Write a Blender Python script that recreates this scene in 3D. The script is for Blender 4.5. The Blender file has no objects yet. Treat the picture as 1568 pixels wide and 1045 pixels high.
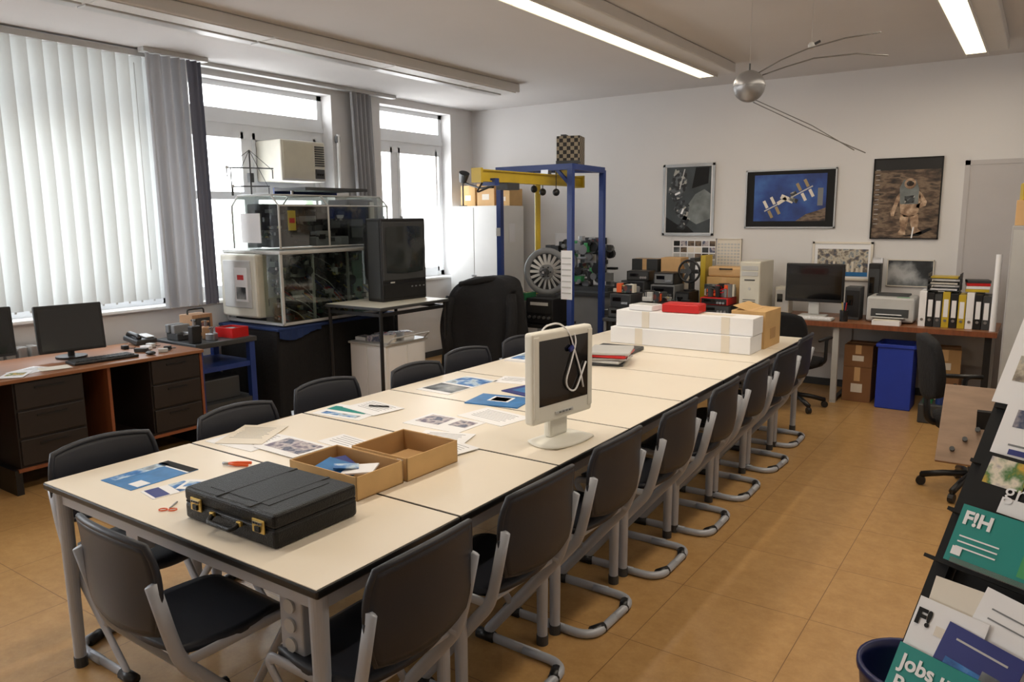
import bpy, bmesh, math, random
from mathutils import Vector, Matrix, Euler
random.seed(7)
scene=bpy.context.scene
# ---------------------------------------------------------------- materials
def s2l(v):
    v=v/255.0
    return v/12.92 if v<=0.04045 else ((v+0.055)/1.055)**2.4
def lin(c): return (s2l(c[0]),s2l(c[1]),s2l(c[2]),1)
def newmat(name):
    m=bpy.data.materials.new(name); m.use_nodes=True; nt=m.node_tree
    return m,nt,nt.nodes['Principled BSDF'],nt.nodes['Material Output']
def setv(b,k,v):
    if k in b.inputs: b.inputs[k].default_value=v
def mat(name,rgb,rough=.5,metal=0,var=.06,scale=6,bump=0,bscale=80,emit=0,coat=0,stretch=None):
    m,nt,b,o=newmat(name); c=lin(rgb)
    tc=nt.nodes.new('ShaderNodeTexCoord'); mp=nt.nodes.new('ShaderNodeMapping')
    nt.links.new(tc.outputs['Object'],mp.inputs[0])
    if stretch: mp.inputs['Scale'].default_value=stretch
    n=nt.nodes.new('ShaderNodeTexNoise'); n.inputs['Scale'].default_value=scale; n.inputs['Detail'].default_value=4
    nt.links.new(mp.outputs[0],n.inputs['Vector'])
    r=nt.nodes.new('ShaderNodeValToRGB')
    r.color_ramp.elements[0].position=.3; r.color_ramp.elements[1].position=.7
    r.color_ramp.elements[0].color=tuple(max(0,x*(1-var)) for x in c[:3])+(1,)
    r.color_ramp.elements[1].color=tuple(min(1,x*(1+var)) for x in c[:3])+(1,)
    nt.links.new(n.outputs['Fac'],r.inputs[0]); nt.links.new(r.outputs[0],b.inputs['Base Color'])
    b.inputs['Roughness'].default_value=rough; b.inputs['Metallic'].default_value=metal
    if coat: setv(b,'Coat Weight',coat)
    if bump:
        n2=nt.nodes.new('ShaderNodeTexNoise'); n2.inputs['Scale'].default_value=bscale
        nt.links.new(tc.outputs['Object'],n2.inputs['Vector'])
        bp=nt.nodes.new('ShaderNodeBump'); bp.inputs['Strength'].default_value=bump; bp.inputs['Distance'].default_value=.01
        nt.links.new(n2.outputs['Fac'],bp.inputs['Height']); nt.links.new(bp.outputs[0],b.inputs['Normal'])
    if emit:
        setv(b,'Emission Color',c); setv(b,'Emission Strength',emit)
    return m
def ramp(name,stops,scale=6,rough=.5,kind='noise',stretch=(1,1,1),coat=0):
    m,nt,b,o=newmat(name)
    tc=nt.nodes.new('ShaderNodeTexCoord'); mp=nt.nodes.new('ShaderNodeMapping'); mp.inputs['Scale'].default_value=stretch
    nt.links.new(tc.outputs['Object'],mp.inputs[0])
    if kind=='noise':
        n=nt.nodes.new('ShaderNodeTexNoise'); n.inputs['Detail'].default_value=6; out=n.outputs['Fac']
    else:
        n=nt.nodes.new('ShaderNodeTexVoronoi'); out=n.outputs['Color']
    n.inputs['Scale'].default_value=scale; nt.links.new(mp.outputs[0],n.inputs['Vector'])
    if kind!='noise':
        sp=nt.nodes.new('ShaderNodeSeparateColor'); nt.links.new(out,sp.inputs[0]); out=sp.outputs[0]
    r=nt.nodes.new('ShaderNodeValToRGB'); e=r.color_ramp.elements
    while len(e)<len(stops): e.new(.5)
    for i,(p,c) in enumerate(stops): e[i].position=p; e[i].color=lin(c)
    if kind!='noise': r.color_ramp.interpolation='CONSTANT'
    nt.links.new(out,r.inputs[0]); nt.links.new(r.outputs[0],b.inputs['Base Color'])
    b.inputs['Roughness'].default_value=rough
    if coat: setv(b,'Coat Weight',coat)
    return m
def cloth_translucent(name,rgb,t=.5,rgbt=None):
    m,nt,b,o=newmat(name); nt.nodes.remove(b)
    d=nt.nodes.new('ShaderNodeBsdfDiffuse'); tr=nt.nodes.new('ShaderNodeBsdfTranslucent'); mx=nt.nodes.new('ShaderNodeMixShader')
    n=nt.nodes.new('ShaderNodeTexNoise'); n.inputs['Scale'].default_value=60
    r=nt.nodes.new('ShaderNodeValToRGB'); c=lin(rgb)
    r.color_ramp.elements[0].color=tuple(x*.92 for x in c[:3])+(1,); r.color_ramp.elements[1].color=c
    nt.links.new(n.outputs['Fac'],r.inputs[0]); nt.links.new(r.outputs[0],d.inputs[0])
    tr.inputs[0].default_value=lin(rgbt or rgb); mx.inputs[0].default_value=t
    nt.links.new(d.outputs[0],mx.inputs[1]); nt.links.new(tr.outputs[0],mx.inputs[2]); nt.links.new(mx.outputs[0],o.inputs[0])
    return m
def clear(name,a=.9,tint=(255,255,255),rough=.05):
    m,nt,b,o=newmat(name); nt.nodes.remove(b)
    t=nt.nodes.new('ShaderNodeBsdfTransparent'); g=nt.nodes.new('ShaderNodeBsdfGlossy'); mx=nt.nodes.new('ShaderNodeMixShader')
    t.inputs[0].default_value=lin(tint); g.inputs['Roughness'].default_value=rough; mx.inputs[0].default_value=1-a
    nt.links.new(t.outputs[0],mx.inputs[1]); nt.links.new(g.outputs[0],mx.inputs[2]); nt.links.new(mx.outputs[0],o.inputs[0])
    return m
def floor_mat():
    m,nt,b,o=newmat('linoleum_tiles')
    tc=nt.nodes.new('ShaderNodeTexCoord'); mp=nt.nodes.new('ShaderNodeMapping')
    nt.links.new(tc.outputs['Object'],mp.inputs[0]); mp.inputs['Location'].default_value=(.12,.2,0)
    n=nt.nodes.new('ShaderNodeTexNoise'); n.inputs['Scale'].default_value=12; n.inputs['Detail'].default_value=10; n.inputs['Roughness'].default_value=.8
    nt.links.new(mp.outputs[0],n.inputs['Vector'])
    r=nt.nodes.new('ShaderNodeValToRGB'); e=r.color_ramp.elements; e[0].position=.3; e[1].position=.72
    e[0].color=lin((166,126,74)); e[1].color=lin((196,156,102)); nt.links.new(n.outputs['Fac'],r.inputs[0])
    br=nt.nodes.new('ShaderNodeTexBrick'); br.offset=0; br.inputs['Scale'].default_value=1
    br.inputs['Brick Width'].default_value=.56; br.inputs['Row Height'].default_value=.56
    br.inputs['Mortar Size'].default_value=.002; br.inputs['Mortar Smooth'].default_value=.3
    br.inputs['Mortar'].default_value=lin((122,88,52))
    nt.links.new(mp.outputs[0],br.inputs['Vector']); nt.links.new(r.outputs[0],br.inputs['Color1']); nt.links.new(r.outputs[0],br.inputs['Color2'])
    nt.links.new(br.outputs['Color'],b.inputs['Base Color']); b.inputs['Roughness'].default_value=.34
    return m
def emis(name,rgb,st):
    m,nt,b,o=newmat(name); nt.nodes.remove(b); e=nt.nodes.new('ShaderNodeEmission')
    e.inputs[0].default_value=lin(rgb); e.inputs[1].default_value=st; nt.links.new(e.outputs[0],o.inputs[0]); return m
def checker(name,a,b_,sc):
    m,nt,b,o=newmat(name); tc=nt.nodes.new('ShaderNodeTexCoord'); c=nt.nodes.new('ShaderNodeTexChecker')
    mp=nt.nodes.new('ShaderNodeMapping'); mp.inputs['Location'].default_value=(.013,.013,.013)
    nt.links.new(tc.outputs['Object'],mp.inputs[0]); nt.links.new(mp.outputs[0],c.inputs[0])
    c.inputs['Scale'].default_value=sc; c.inputs[1].default_value=lin(a); c.inputs[2].default_value=lin(b_)
    nt.links.new(c.outputs[0],b.inputs['Base Color']); b.inputs['Roughness'].default_value=.6; return m

FLOOR=floor_mat()
WALL=mat('wall_paint',(221,219,218),.9,var=.012,scale=2)
CEIL=mat('ceiling_paint',(209,206,205),.95,var=.015,scale=2)
WHITE=mat('white_paint',(232,232,230),.5,var=.02)
FRAMEW=mat('window_frame_white',(228,230,232),.4,var=.02)
TABLE=mat('table_laminate_cream',(236,226,209),.38,var=.015,scale=3)
EDGE=mat('black_edge_band',(14,14,15),.35)
GREYM=mat('grey_powder_coat',(176,180,188),.38,.15,var=.03)
PLAST=mat('chair_plastic_anthracite',(36,39,48),.45,var=.06,bump=.1,bscale=400)
BLACK=mat('black_plastic',(22,22,24),.4)
MBLACK=mat('matt_black',(14,14,15),.8)
DKGREY=mat('dark_grey_plastic',(58,60,62),.5)
MIDGREY=mat('mid_grey',(120,122,124),.5)
LTGREY=mat('light_grey_plastic',(190,190,188),.45)
BEIGE=mat('beige_plastic',(208,204,190),.5)
CREAMP=mat('monitor_cream_plastic',(226,224,214),.42,var=.02)
SCREEN=mat('screen_glass',(12,12,14),.12,coat=.3)
CRTS=mat('crt_glass',(40,46,46),.15,coat=.4)
STEEL=mat('brushed_steel',(170,170,172),.3,.9)
BRASS=mat('brass',(212,180,100),.3,.8)
LEATH=mat('black_leather',(13,12,11),.36,bump=.3,bscale=260); setv(LEATH.node_tree.nodes['Principled BSDF'],'Specular IOR Level',.3)
CARD=mat('cardboard',(204,166,112),.8,var=.06,scale=10)
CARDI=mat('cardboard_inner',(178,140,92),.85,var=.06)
CARDB=mat('cardboard_brown',(136,96,62),.85,var=.06)
CARDL=mat('cardboard_tan',(212,172,122),.8)
PAPER=mat('white_paper',(238,238,240),.6,var=.01)
PAPERC=mat('cream_paper',(226,218,204),.6,var=.02)
BLUEP=mat('blue_print',(52,120,182),.4,var=.2,scale=14)
DBLUE=mat('navy_print',(36,46,120),.4,var=.1)
TEAL=mat('teal_print',(0,136,128),.4,var=.05)
GREENP=mat('green_print',(60,150,90),.45,var=.1)
RED=mat('red_plastic',(196,26,26),.4)
ORANGE=mat('orange_plastic',(225,90,30),.4)
YEL=mat('yellow_paint',(196,168,44),.4,var=.08)
BLU=mat('blue_steel_paint',(34,58,124),.4,var=.08)
BINB=mat('blue_bin_plastic',(38,66,180),.45)
NAVY=mat('navy_plastic',(26,34,84),.35)
WOODD=mat('desk_wood_brown',(130,74,44),.45,var=.2,scale=5,stretch=(12,1,1))
DESKT=mat('desk_top_brown',(144,96,64),.35,var=.12,scale=5,stretch=(10,1,1))
DKDRW=mat('drawer_dark_brown',(34,27,25),.5)
WOODL=mat('light_wood',(170,132,98),.55,var=.15,scale=5,stretch=(1,10,1))
WOODG=mat('worn_wood_board',(142,116,94),.55,var=.15,scale=6,stretch=(1,6,1))
BCLOTH=mat('black_cloth',(16,16,19),.9,bump=.4,bscale=40)
BLCLOTH=mat('blue_cloth',(20,44,92),.85,bump=.3,bscale=40)
SLAT=cloth_translucent('blind_fabric',(200,202,202),.15,(222,226,222))
CURT=cloth_translucent('curtain_fabric_grey',(182,183,187),.15)
CURTD=cloth_translucent('curtain_fabric_slate',(118,120,132),.05)
GLASS=clear('window_glass',.94)
ACRYL=clear('acrylic_panel',.84,(226,232,228))
DUCT=mat('lamp_housing_white',(212,210,208),.5,var=.02)
LENS=mat('lamp_lens_unlit',(184,184,184),.3,var=.05,scale=30)
TUBE=emis('lamp_tube_lit',(255,238,196),4.0)
PHOTO1=ramp('photo_mix',[(0,(40,44,60)),(.4,(110,100,120)),(.5,(200,190,190)),(.6,(60,70,100)),(1,(220,215,210))],14)
PHOTO2=ramp('photo_blue',[(.3,(20,50,110)),(.45,(50,120,190)),(.55,(190,210,225)),(.7,(70,60,60))],12)
PHOTOG=ramp('photo_grey',[(.3,(14,16,18)),(.47,(46,50,54)),(.56,(120,124,126)),(.7,(180,182,184))],5)
PHOTOM=ramp('photo_moon',[(.3,(30,22,18)),(.45,(86,68,54)),(.55,(126,106,86)),(.7,(44,33,27))],9,stretch=(1,1,2.5))
PHOTOB=ramp('photo_ocean',[(.3,(14,34,90)),(.5,(28,64,136)),(.7,(56,100,170))],4)
PHOTOY=ramp('photo_colour',[(.3,(190,40,50)),(.42,(210,170,60)),(.5,(70,120,60)),(.58,(230,220,200)),(.7,(60,60,120))],14)
PHOTOF=ramp('photo_group',[(.3,(60,70,90)),(.45,(120,110,100)),(.55,(200,190,170)),(.7,(90,110,130))],22)
PCB=ramp('circuit_parts',[(0,(30,34,34)),(.2,(60,84,70)),(.4,(140,140,142)),(.6,(40,50,60)),(.8,(100,50,44)),(.92,(170,160,110))],28,kind='v')
CHK=checker('checker_board',(24,20,18),(140,128,108),28)
FOLI=ramp('foliage_pale',[(.3,(120,150,110)),(.7,(190,210,180))],3)
# ---------------------------------------------------------------- mesh builder
def fillet(pts,rad,n=5):
    pts=[Vector(p) for p in pts]; out=[pts[0]]
    for i in range(1,len(pts)-1):
        a,b,c=pts[i-1],pts[i],pts[i+1]
        d1=(a-b); d2=(c-b); r=min(rad,d1.length*.49,d2.length*.49)
        p=b+d1.normalized()*r; q=b+d2.normalized()*r
        for k in range(n+1):
            t=k/n; out.append(p*(1-t)**2+b*2*t*(1-t)+q*t*t)
    out.append(pts[-1]); return out
class M:
    def __init__(s,name): s.name=name; s.bm=bmesh.new(); s.mats=[]; s.base=Matrix()
    def mi(s,m):
        if m not in s.mats: s.mats.append(m)
        return s.mats.index(m)
    def add(s,t,m,mtx=None,smooth=False):
        i=s.mi(m)
        if mtx is not None: bmesh.ops.transform(t,matrix=mtx,verts=t.verts)
        bmesh.ops.transform(t,matrix=s.base,verts=t.verts)
        for f in t.faces: f.material_index=i; f.smooth=smooth
        me=bpy.data.meshes.new('t'); t.to_mesh(me); s.bm.from_mesh(me); bpy.data.meshes.remove(me); t.free()
    def box(s,c,size,m,rot=(0,0,0),bev=0,seg=2):
        t=bmesh.new(); bmesh.ops.create_cube(t,size=1)
        for v in t.verts: v.co=Vector((v.co.x*size[0],v.co.y*size[1],v.co.z*size[2]))
        if bev: bmesh.ops.bevel(t,geom=list(t.edges),offset=min(bev,min(size)*.49),segments=seg,affect='EDGES',profile=.5)
        s.add(t,m,Matrix.Translation(c)@Euler(rot).to_matrix().to_4x4(),False); return s
    def bx(s,x0,x1,y0,y1,z0,z1,m,bev=0):
        return s.box(((x0+x1)/2,(y0+y1)/2,(z0+z1)/2),(abs(x1-x0),abs(y1-y0),abs(z1-z0)),m,bev=bev)
    def cyl(s,p0,p1,r,m,r2=None,seg=16):
        p0=Vector(p0);p1=Vector(p1);d=p1-p0; t=bmesh.new()
        bmesh.ops.create_cone(t,cap_ends=True,segments=seg,radius1=r,radius2=r if r2 is None else r2,depth=d.length)
        s.add(t,m,Matrix.Translation((p0+p1)/2)@d.to_track_quat('Z','Y').to_matrix().to_4x4(),False)
        return s
    def sph(s,c,r,m,sc=(1,1,1),rot=(0,0,0),u=20,v=12):
        t=bmesh.new(); bmesh.ops.create_uvsphere(t,u_segments=u,v_segments=v,radius=r)
        s.add(t,m,Matrix.Translation(c)@Euler(rot).to_matrix().to_4x4()@Matrix.Diagonal((*sc,1)),True); return s
    def tube(s,pts,r,m,seg=8,r2=None,up=None):
        pts=[Vector(p) for p in pts]; t=bmesh.new(); rings=[]; nrm=None
        for i,p in enumerate(pts):
            tg=(pts[min(i+1,len(pts)-1)]-pts[max(i-1,0)]).normalized()
            if nrm is None:
                a=Vector(up) if up else (Vector((0,0,1)) if abs(tg.z)<.9 else Vector((1,0,0)))
                nrm=(a-tg*a.dot(tg)).normalized()
            else: nrm=(nrm-tg*nrm.dot(tg)).normalized()
            bn=tg.cross(nrm); ring=[]
            for k in range(seg):
                an=2*math.pi*k/seg
                ring.append(t.verts.new(p+nrm*math.cos(an)*r+bn*math.sin(an)*(r2 or r)))
            rings.append(ring)
        for a,b in zip(rings,rings[1:]):
            for k in range(seg): t.faces.new((a[k],a[(k+1)%seg],b[(k+1)%seg],b[k]))
        t.faces.new(rings[0][::-1]); t.faces.new(rings[-1])
        s.add(t,m,None,True); return s
    def surf(s,fn,nu,nv,m,th=0.0,mtx=None,smooth=True):
        t=bmesh.new(); P=[[Vector(fn(i/nu,j/nv)) for j in range(nv+1)] for i in range(nu+1)]
        T=[[t.verts.new(p) for p in row] for row in P]
        for i in range(nu):
            for j in range(nv): t.faces.new((T[i][j],T[i+1][j],T[i+1][j+1],T[i][j+1]))
        if th:
            Bv=[]
            for i in range(nu+1):
                row=[]
                for j in range(nv+1):
                    du=P[min(i+1,nu)][j]-P[max(i-1,0)][j]; dv=P[i][min(j+1,nv)]-P[i][max(j-1,0)]
                    row.append(t.verts.new(P[i][j]-du.cross(dv).normalized()*th))
                Bv.append(row)
            for i in range(nu):
                for j in range(nv): t.faces.new((Bv[i][j],Bv[i][j+1],Bv[i+1][j+1],Bv[i+1][j]))
            for i in range(nu):
                t.faces.new((T[i+1][0],T[i][0],Bv[i][0],Bv[i+1][0])); t.faces.new((T[i][nv],T[i+1][nv],Bv[i+1][nv],Bv[i][nv]))
            for j in range(nv):
                t.faces.new((T[0][j],T[0][j+1],Bv[0][j+1],Bv[0][j])); t.faces.new((T[nu][j+1],T[nu][j],Bv[nu][j],Bv[nu][j+1]))
        s.add(t,m,mtx,smooth); return s
    def poly(s,pts,m,th=0,direction=(0,0,1)):
        t=bmesh.new(); vs=[t.verts.new(p) for p in pts]; f=t.faces.new(vs)
        if th:
            g=bmesh.ops.extrude_face_region(t,geom=[f]); d=Vector(direction)*th
            for e in g['geom']:
                if isinstance(e,bmesh.types.BMVert): e.co+=d
            bmesh.ops.recalc_face_normals(t,faces=t.faces)
        s.add(t,m); return s
    def lathe(s,prof,m,seg=24,c=(0,0,0)):
        t=bmesh.new(); R=[]
        for r,z in prof: R.append([t.verts.new((c[0]+r*math.cos(2*math.pi*k/seg),c[1]+r*math.sin(2*math.pi*k/seg),c[2]+z)) for k in range(seg)])
        for a,b in zip(R,R[1:]):
            for k in range(seg): t.faces.new((a[k],a[(k+1)%seg],b[(k+1)%seg],b[k]))
        s.add(t,m,None,True); return s
    def text(s,txt,size,mtx,m,ext=.0004,off=0):
        cu=bpy.data.curves.new('txt','FONT'); cu.body=txt; cu.size=size; cu.extrude=ext; cu.offset=off
        o=bpy.data.objects.new('txt',cu); scene.collection.objects.link(o); bpy.context.view_layer.update()
        me=bpy.data.meshes.new_from_object(o.evaluated_get(bpy.context.evaluated_depsgraph_get()))
        t=bmesh.new(); t.from_mesh(me); s.add(t,m,mtx)
        bpy.data.objects.remove(o); bpy.data.curves.remove(cu); bpy.data.meshes.remove(me); return s
    def done(s,loc=(0,0,0),rz=0):
        me=bpy.data.meshes.new(s.name); s.bm.to_mesh(me); s.bm.free()
        for m in s.mats: me.materials.append(m)
        o=bpy.data.objects.new(s.name,me); scene.collection.objects.link(o); o.location=loc; o.rotation_euler=(0,0,rz); return o
def inst(name,me,loc,rz=0):
    o=bpy.data.objects.new(name,me); scene.collection.objects.link(o); o.location=loc; o.rotation_euler=(0,0,rz); return o
def resize(o,pivot,k,newp):
    """bake: scale mesh about one of its own corners, then put that corner at newp"""
    o.data.transform(Matrix.Translation(newp)@Matrix.Diagonal((*k,1))@Matrix.Translation(-Vector(pivot)))
# ---------------------------------------------------------------- room
XL,XR,YN,YF,H=-6.1,1.3,-1.6,7.94,3.02
a=M('floor'); a.bx(XL-.3,XR+.1,YN-.1,YF+.1,-.1,0,FLOOR); a.done()
a=M('ceiling'); a.bx(XL-.3,XR+.1,YN-.1,YF+.1,H,H+.12,CEIL); a.done()
a=M('wall_far'); a.bx(XL-.3,XR+.1,YF,YF+.1,0,H,WALL); a.done()
a=M('wall_right'); a.bx(XR,XR+.1,YN,YF,0,H,WALL); a.done()
a=M('wall_near'); a.bx(XL-.3,XR+.1,YN-.1,YN,0,H,WALL); a.done()
wins=[(-1.2,.9),(1.15,3.75),(3.98,5.58),(6.28,7.5)]
SILL,TOP=.98,2.94
a=M('wall_left')
a.bx(XL-.3,XL,YN,YF,0,SILL,WALL); a.bx(XL-.3,XL,YN,YF,TOP,H,WALL)
ys=[YN]+[v for w in wins for v in w]+[YF]
for i in range(0,len(ys),2): a.bx(XL-.3,XL,ys[i],ys[i+1],SILL,TOP,WALL)
a.done()
for wi,(y0,y1) in enumerate(wins):
    a=M('window_%d'%(wi+1)); x=-6.28; f=.06
    a.bx(x-.03,x+.03,y0,y0+f,SILL,TOP,FRAMEW); a.bx(x-.03,x+.03,y1-f,y1,SILL,TOP,FRAMEW)
    a.bx(x-.03,x+.03,y0,y1,SILL,SILL+f,FRAMEW); a.bx(x-.03,x+.03,y0,y1,TOP-.05,TOP,FRAMEW)
    a.bx(x-.035,x+.035,y0,y1,2.5,2.7,FRAMEW); a.bx(x+.02,x+.05,y0,y1,2.57,2.62,FRAMEW)
    nm={0:[.5],1:[.25,.5,.75],2:[.42],3:[.3]}[wi]
    for k in nm:
        ym=y0+(y1-y0)*k; a.bx(x-.035,x+.035,ym-.05,ym+.05,SILL,2.5,FRAMEW)
    if wi in(1,):
        for k in nm: ym=y0+(y1-y0)*k; a.bx(x-.03,x+.03,ym-.03,ym+.03,2.7,TOP,FRAMEW)
    edges=[y0+f]+[y0+(y1-y0)*k for k in nm]+[y1-f]
    for e0,e1 in zip(edges,edges[1:]):
        for yy in (e0+.05,e1-.08): a.bx(x,x+.045,yy,yy+.03,SILL+f,2.5,FRAMEW)
        a.bx(x,x+.045,e0,e1,SILL+f,SILL+f+.05,FRAMEW); a.bx(x,x+.045,e0,e1,2.44,2.5,FRAMEW)
        a.bx(x+.045,x+.07,e0+.055,e0+.075,1.6,1.72,STEEL)
    if wi==2:
        a.bx(x-.02,x+.02,4.7,5.52,1.95,2.5,FRAMEW); a.bx(x-.03,x+.05,3.98,5.58,1.88,1.95,FRAMEW)
    a.bx(x-.004,x+.004,y0+f,y1-f,SILL+f,TOP-.05,GLASS); a.done()
a=M('trim_1'); a.bx(XL-.2,XL+.05,YN,YF-.01,SILL-.03,SILL+.0,WHITE,bev=.008); a.done()
a=M('baseboard_far'); a.bx(XL,-.72,YF-.015,YF,0,.07,DKGREY); a.done()
a=M('baseboard_left'); a.bx(XL,XL+.015,YN,YF-.02,0,.07,DKGREY); a.done()
DG=mat('door_grey',(186,182,182),.6,var=.02)
a=M('door_1'); a.bx(-.58,.32,YF-.035,YF-.002,0.005,2.11,DG); a.bx(-.62,-.58,YF-.04,YF-.002,0,2.15,DG); a.bx(.32,.36,YF-.04,YF-.002,0,2.15,DG); a.bx(-.62,.36,YF-.04,YF-.002,2.11,2.15,DG)
a.cyl((-.50,YF-.03,1.02),(-.50,YF-.09,1.02),.012,STEEL); a.cyl((-.50,YF-.085,1.02),(-.38,YF-.085,1.02),.01,STEEL); a.done()
for (y0,y1) in wins:
    l=bpy.data.lights.new('window_portal','AREA'); l.shape='RECTANGLE'; l.size=y1-y0; l.size_y=TOP-SILL
    o=bpy.data.objects.new('window_portal',l); scene.collection.objects.link(o)
    o.location=(XL-.32,(y0+y1)/2,(SILL+TOP)/2)
    o.rotation_euler=Matrix(((0,0,-1),(1,0,0),(0,-1,0))).to_euler()
    l.cycles.is_portal=True
a=M('tree')
a.cyl((-15,13.6,-3),(-15,13.8,1.2),.14,mat('bark_pale',(150,140,130),.9),r2=.06)
for i in range(26):
    a.sph((-15+random.uniform(-.6,.6),13.8+random.uniform(-.9,.9),random.uniform(.6,3.0)),random.uniform(.2,.42),FOLI,u=8,v=6)
a.done()
# ---------------------------------------------------------------- ceiling lights
def lamp(name,x0,x1,y0,y1,lit):
    a=M(name); a.bx(x0,x1,y0,y1,H-.085,H-.002,DUCT,bev=.01)
    if lit:
        yy=y0+.03
        while yy<y1-.1:
            e=min(yy+1.15,y1-.03); a.bx(x0+.012,x0+.145,yy,e-.02,H-.100,H-.084,TUBE); yy=e
        a.bx(x0,x0+.01,y0,y1,H-.105,H-.08,DUCT); a.bx(x0+.148,x0+.158,y0,y1,H-.105,H-.08,DUCT)
    else:
        yy=y0+.03
        while yy<y1-.1:
            e=min(yy+1.2,y1-.03); a.bx(x0+.03,x0+.13,yy,e-.02,H-.097,H-.084,LENS,bev=.004); a.bx(x0+.16,x1-.02,yy,e-.02,H-.092,H-.084,DUCT); yy=e
    return a.done()
lamp('ceiling_lamp',-4.80,-4.47,0,6.62,False)
lamp('ceiling_lamp',-2.68,-2.36,0.4,6.9,True)
lamp('ceiling_lamp',-.63,-.34,1.4,7.25,True)
def alight(x,y,w,l,p,z=H-.11):
    L=bpy.data.lights.new('lamp_light','AREA'); L.shape='RECTANGLE'; L.size=w; L.size_y=l; L.energy=p; L.color=(1,.88,.74)
    o=bpy.data.objects.new('lamp_light',L); scene.collection.objects.link(o); o.location=(x,y,z)
alight(-2.59,3.6,.1,6.4,44); alight(-.55,4.3,.1,5.6,40)
# ---------------------------------------------------------------- blinds / curtains
a=M('vertical_blinds'); a.bx(-6.0,-5.92,1.0,3.60,H-.06,H-.015,LTGREY)
y=1.05
while y<3.60:
    an=math.radians(58); w=.050
    def fn(u,v,y=y):
        t=(u-.5)*2; b=.007*(1-t*t)
        return (-5.96+math.cos(an)*t*w+b, y+math.sin(an)*t*w, 1.055+v*(H-.06-1.055))
    a.surf(fn,4,1,SLAT)
    a.cyl((-5.96,y,1.04),(-5.96,y,1.055),.008,LTGREY,seg=6)
    y+=.104
a.tube([(-5.9,3.40,2.9),(-5.9,3.40,1.3)],.003,LTGREY,seg=5)
a.done()
def curtain(name,x,y0,y1,z0,z1,m,waves,amp=.03,shear=0):
    a=M(name)
    def fn(u,v): 
        return (x+amp*math.sin(u*waves*2*math.pi)+.01*math.sin(u*31+v*2), y0+u*(y1-y0)+shear*(1-v)*.5*(1+.2*math.sin(u*9)), z0+v*(z1-z0))
    a.surf(fn,waves*12,10,m); return a.done()
curtain('curtain',-5.85,3.46,3.80,.98,H-.04,CURT,4,.028,.02)
curtain('curtain',-5.85,3.81,3.94,.98,H-.04,CURTD,2,.022,.05)
curtain('curtain',-6.00,5.74,6.04,1.0,H-.04,CURT,5,.035,.14)
a=M('curtain_rail'); a.bx(-5.90,-5.82,3.44,4.0,H-.035,H-.001,LTGREY); a.bx(-6.04,-5.96,4.0,6.4,H-.035,H-.001,LTGREY); a.done()
a=M('radiator')
for i in range(22): a.bx(-6.07,-5.97,1.2+i*.08,1.26+i*.08,.15,.8,LTGREY,bev=.01)
a.bx(-6.05,-5.99,1.2,2.95,.1,.16,LTGREY); a.bx(-6.07,-6.04,1.2,1.26,0,.15,LTGREY); a.bx(-6.07,-6.04,2.88,2.94,0,.15,LTGREY); a.done()
a=M('air_conditioner'); a.bx(-6.25,-5.88,4.74,5.27,2.05,2.43,BEIGE,bev=.012)
a.bx(-5.882,-5.872,4.76,5.12,2.07,2.41,mat('ac_front',(200,195,176),.5),bev=.003)
for i in range(9): a.bx(-5.882,-5.868,5.14,5.25,2.20+i*.022,2.212+i*.022,DKGREY)
a.bx(-5.88,-5.872,5.14,5.25,2.08,2.17,DKGREY)
for i in range(3): a.cyl((-5.875,5.165+i*.03,2.12),(-5.86,5.165+i*.03,2.12),.01,BLACK,seg=8)
a.done()
a=M('wall_pipe'); a.tube(fillet([(-6.06,5.62,2.55),(-6.06,5.62,2.25),(-6.06,5.62,2.0)],.05),.018,WHITE); a.box((-6.07,5.62,2.5),(.04,.05,.07),MIDGREY,bev=.01); a.done()
# ---------------------------------------------------------------- tables
def table_mesh(ly):
    a=M('classroom_table'); wx=1.494
    a.bx(0,wx,0,ly,.712,.7385,EDGE,bev=.006); a.bx(.006,wx-.006,.004,ly-.004,.736,.74,TABLE)
    a.bx(.05,wx-.05,.03,.055,.66,.712,GREYM); a.bx(.05,wx-.05,ly-.055,ly-.03,.66,.712,GREYM)
    a.bx(.03,.055,.03,ly-.03,.66,.712,GREYM); a.bx(wx-.055,wx-.03,.03,ly-.03,.66,.712,GREYM)
    for x in (.05,wx-.05):
        for y in (.045,ly-.045):
            a.cyl((x,y,.035),(x,y,.712),.021,GREYM,r2=.027,seg=20); a.cyl((x,y,0),(x,y,.04),.024,DKGREY,seg=16)
    o=a.done(); return o
x0=-2.961
o=table_mesh(.596); o.location=(x0,1.218,0)
o=table_mesh(.606); o.location=(x0,1.818,0)
o=table_mesh(.612); o.location=(x0,2.43,0); me=o.data
for i in range(1,6): inst('classroom_table',me,(x0,2.43+i*.617,0))
# ---------------------------------------------------------------- chairs
def squ(u,v,k=.28):
    u=u*2-1; v=v*2-1
    return u*math.sqrt(1-k*v*v), v*math.sqrt(1-k*u*u)
a=M('school_chair')
def back(u,v):
    p,q=squ(u,v,.22); zz=.670+q*.152; w=.220*(1-.05*(1-q)/2)
    xx=-.215-.045*(q+1)/2*1.1-.035*(1-(p)**2)+.012*math.sin(q*2)
    return (xx,p*w,zz)
a.surf(back,16,12,PLAST,.014)
rim=[]
for k in range(41):
    t=k/40*2*math.pi; c,s_=math.cos(t),math.sin(t)
    m_=max(abs(c),abs(s_)); uu,vv=c/m_,s_/m_
    p=Vector(back((uu+1)/2,(vv+1)/2)); rim.append(p+Vector((-.004,0,0)))
a.tube(rim,.011,PLAST,seg=8)
def seat(u,v):
    p,q=squ(u,v,.28); x=q*.205; z=.452+.012*p*p-.010*math.cos(q*1.6)
    if q>.55: z-=(q-.55)**2*.16
    if q<-.8: z+=(-.8-q)*.05
    return (x,p*.208,z)
a.surf(seat,14,14,PLAST,-.022)
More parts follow.
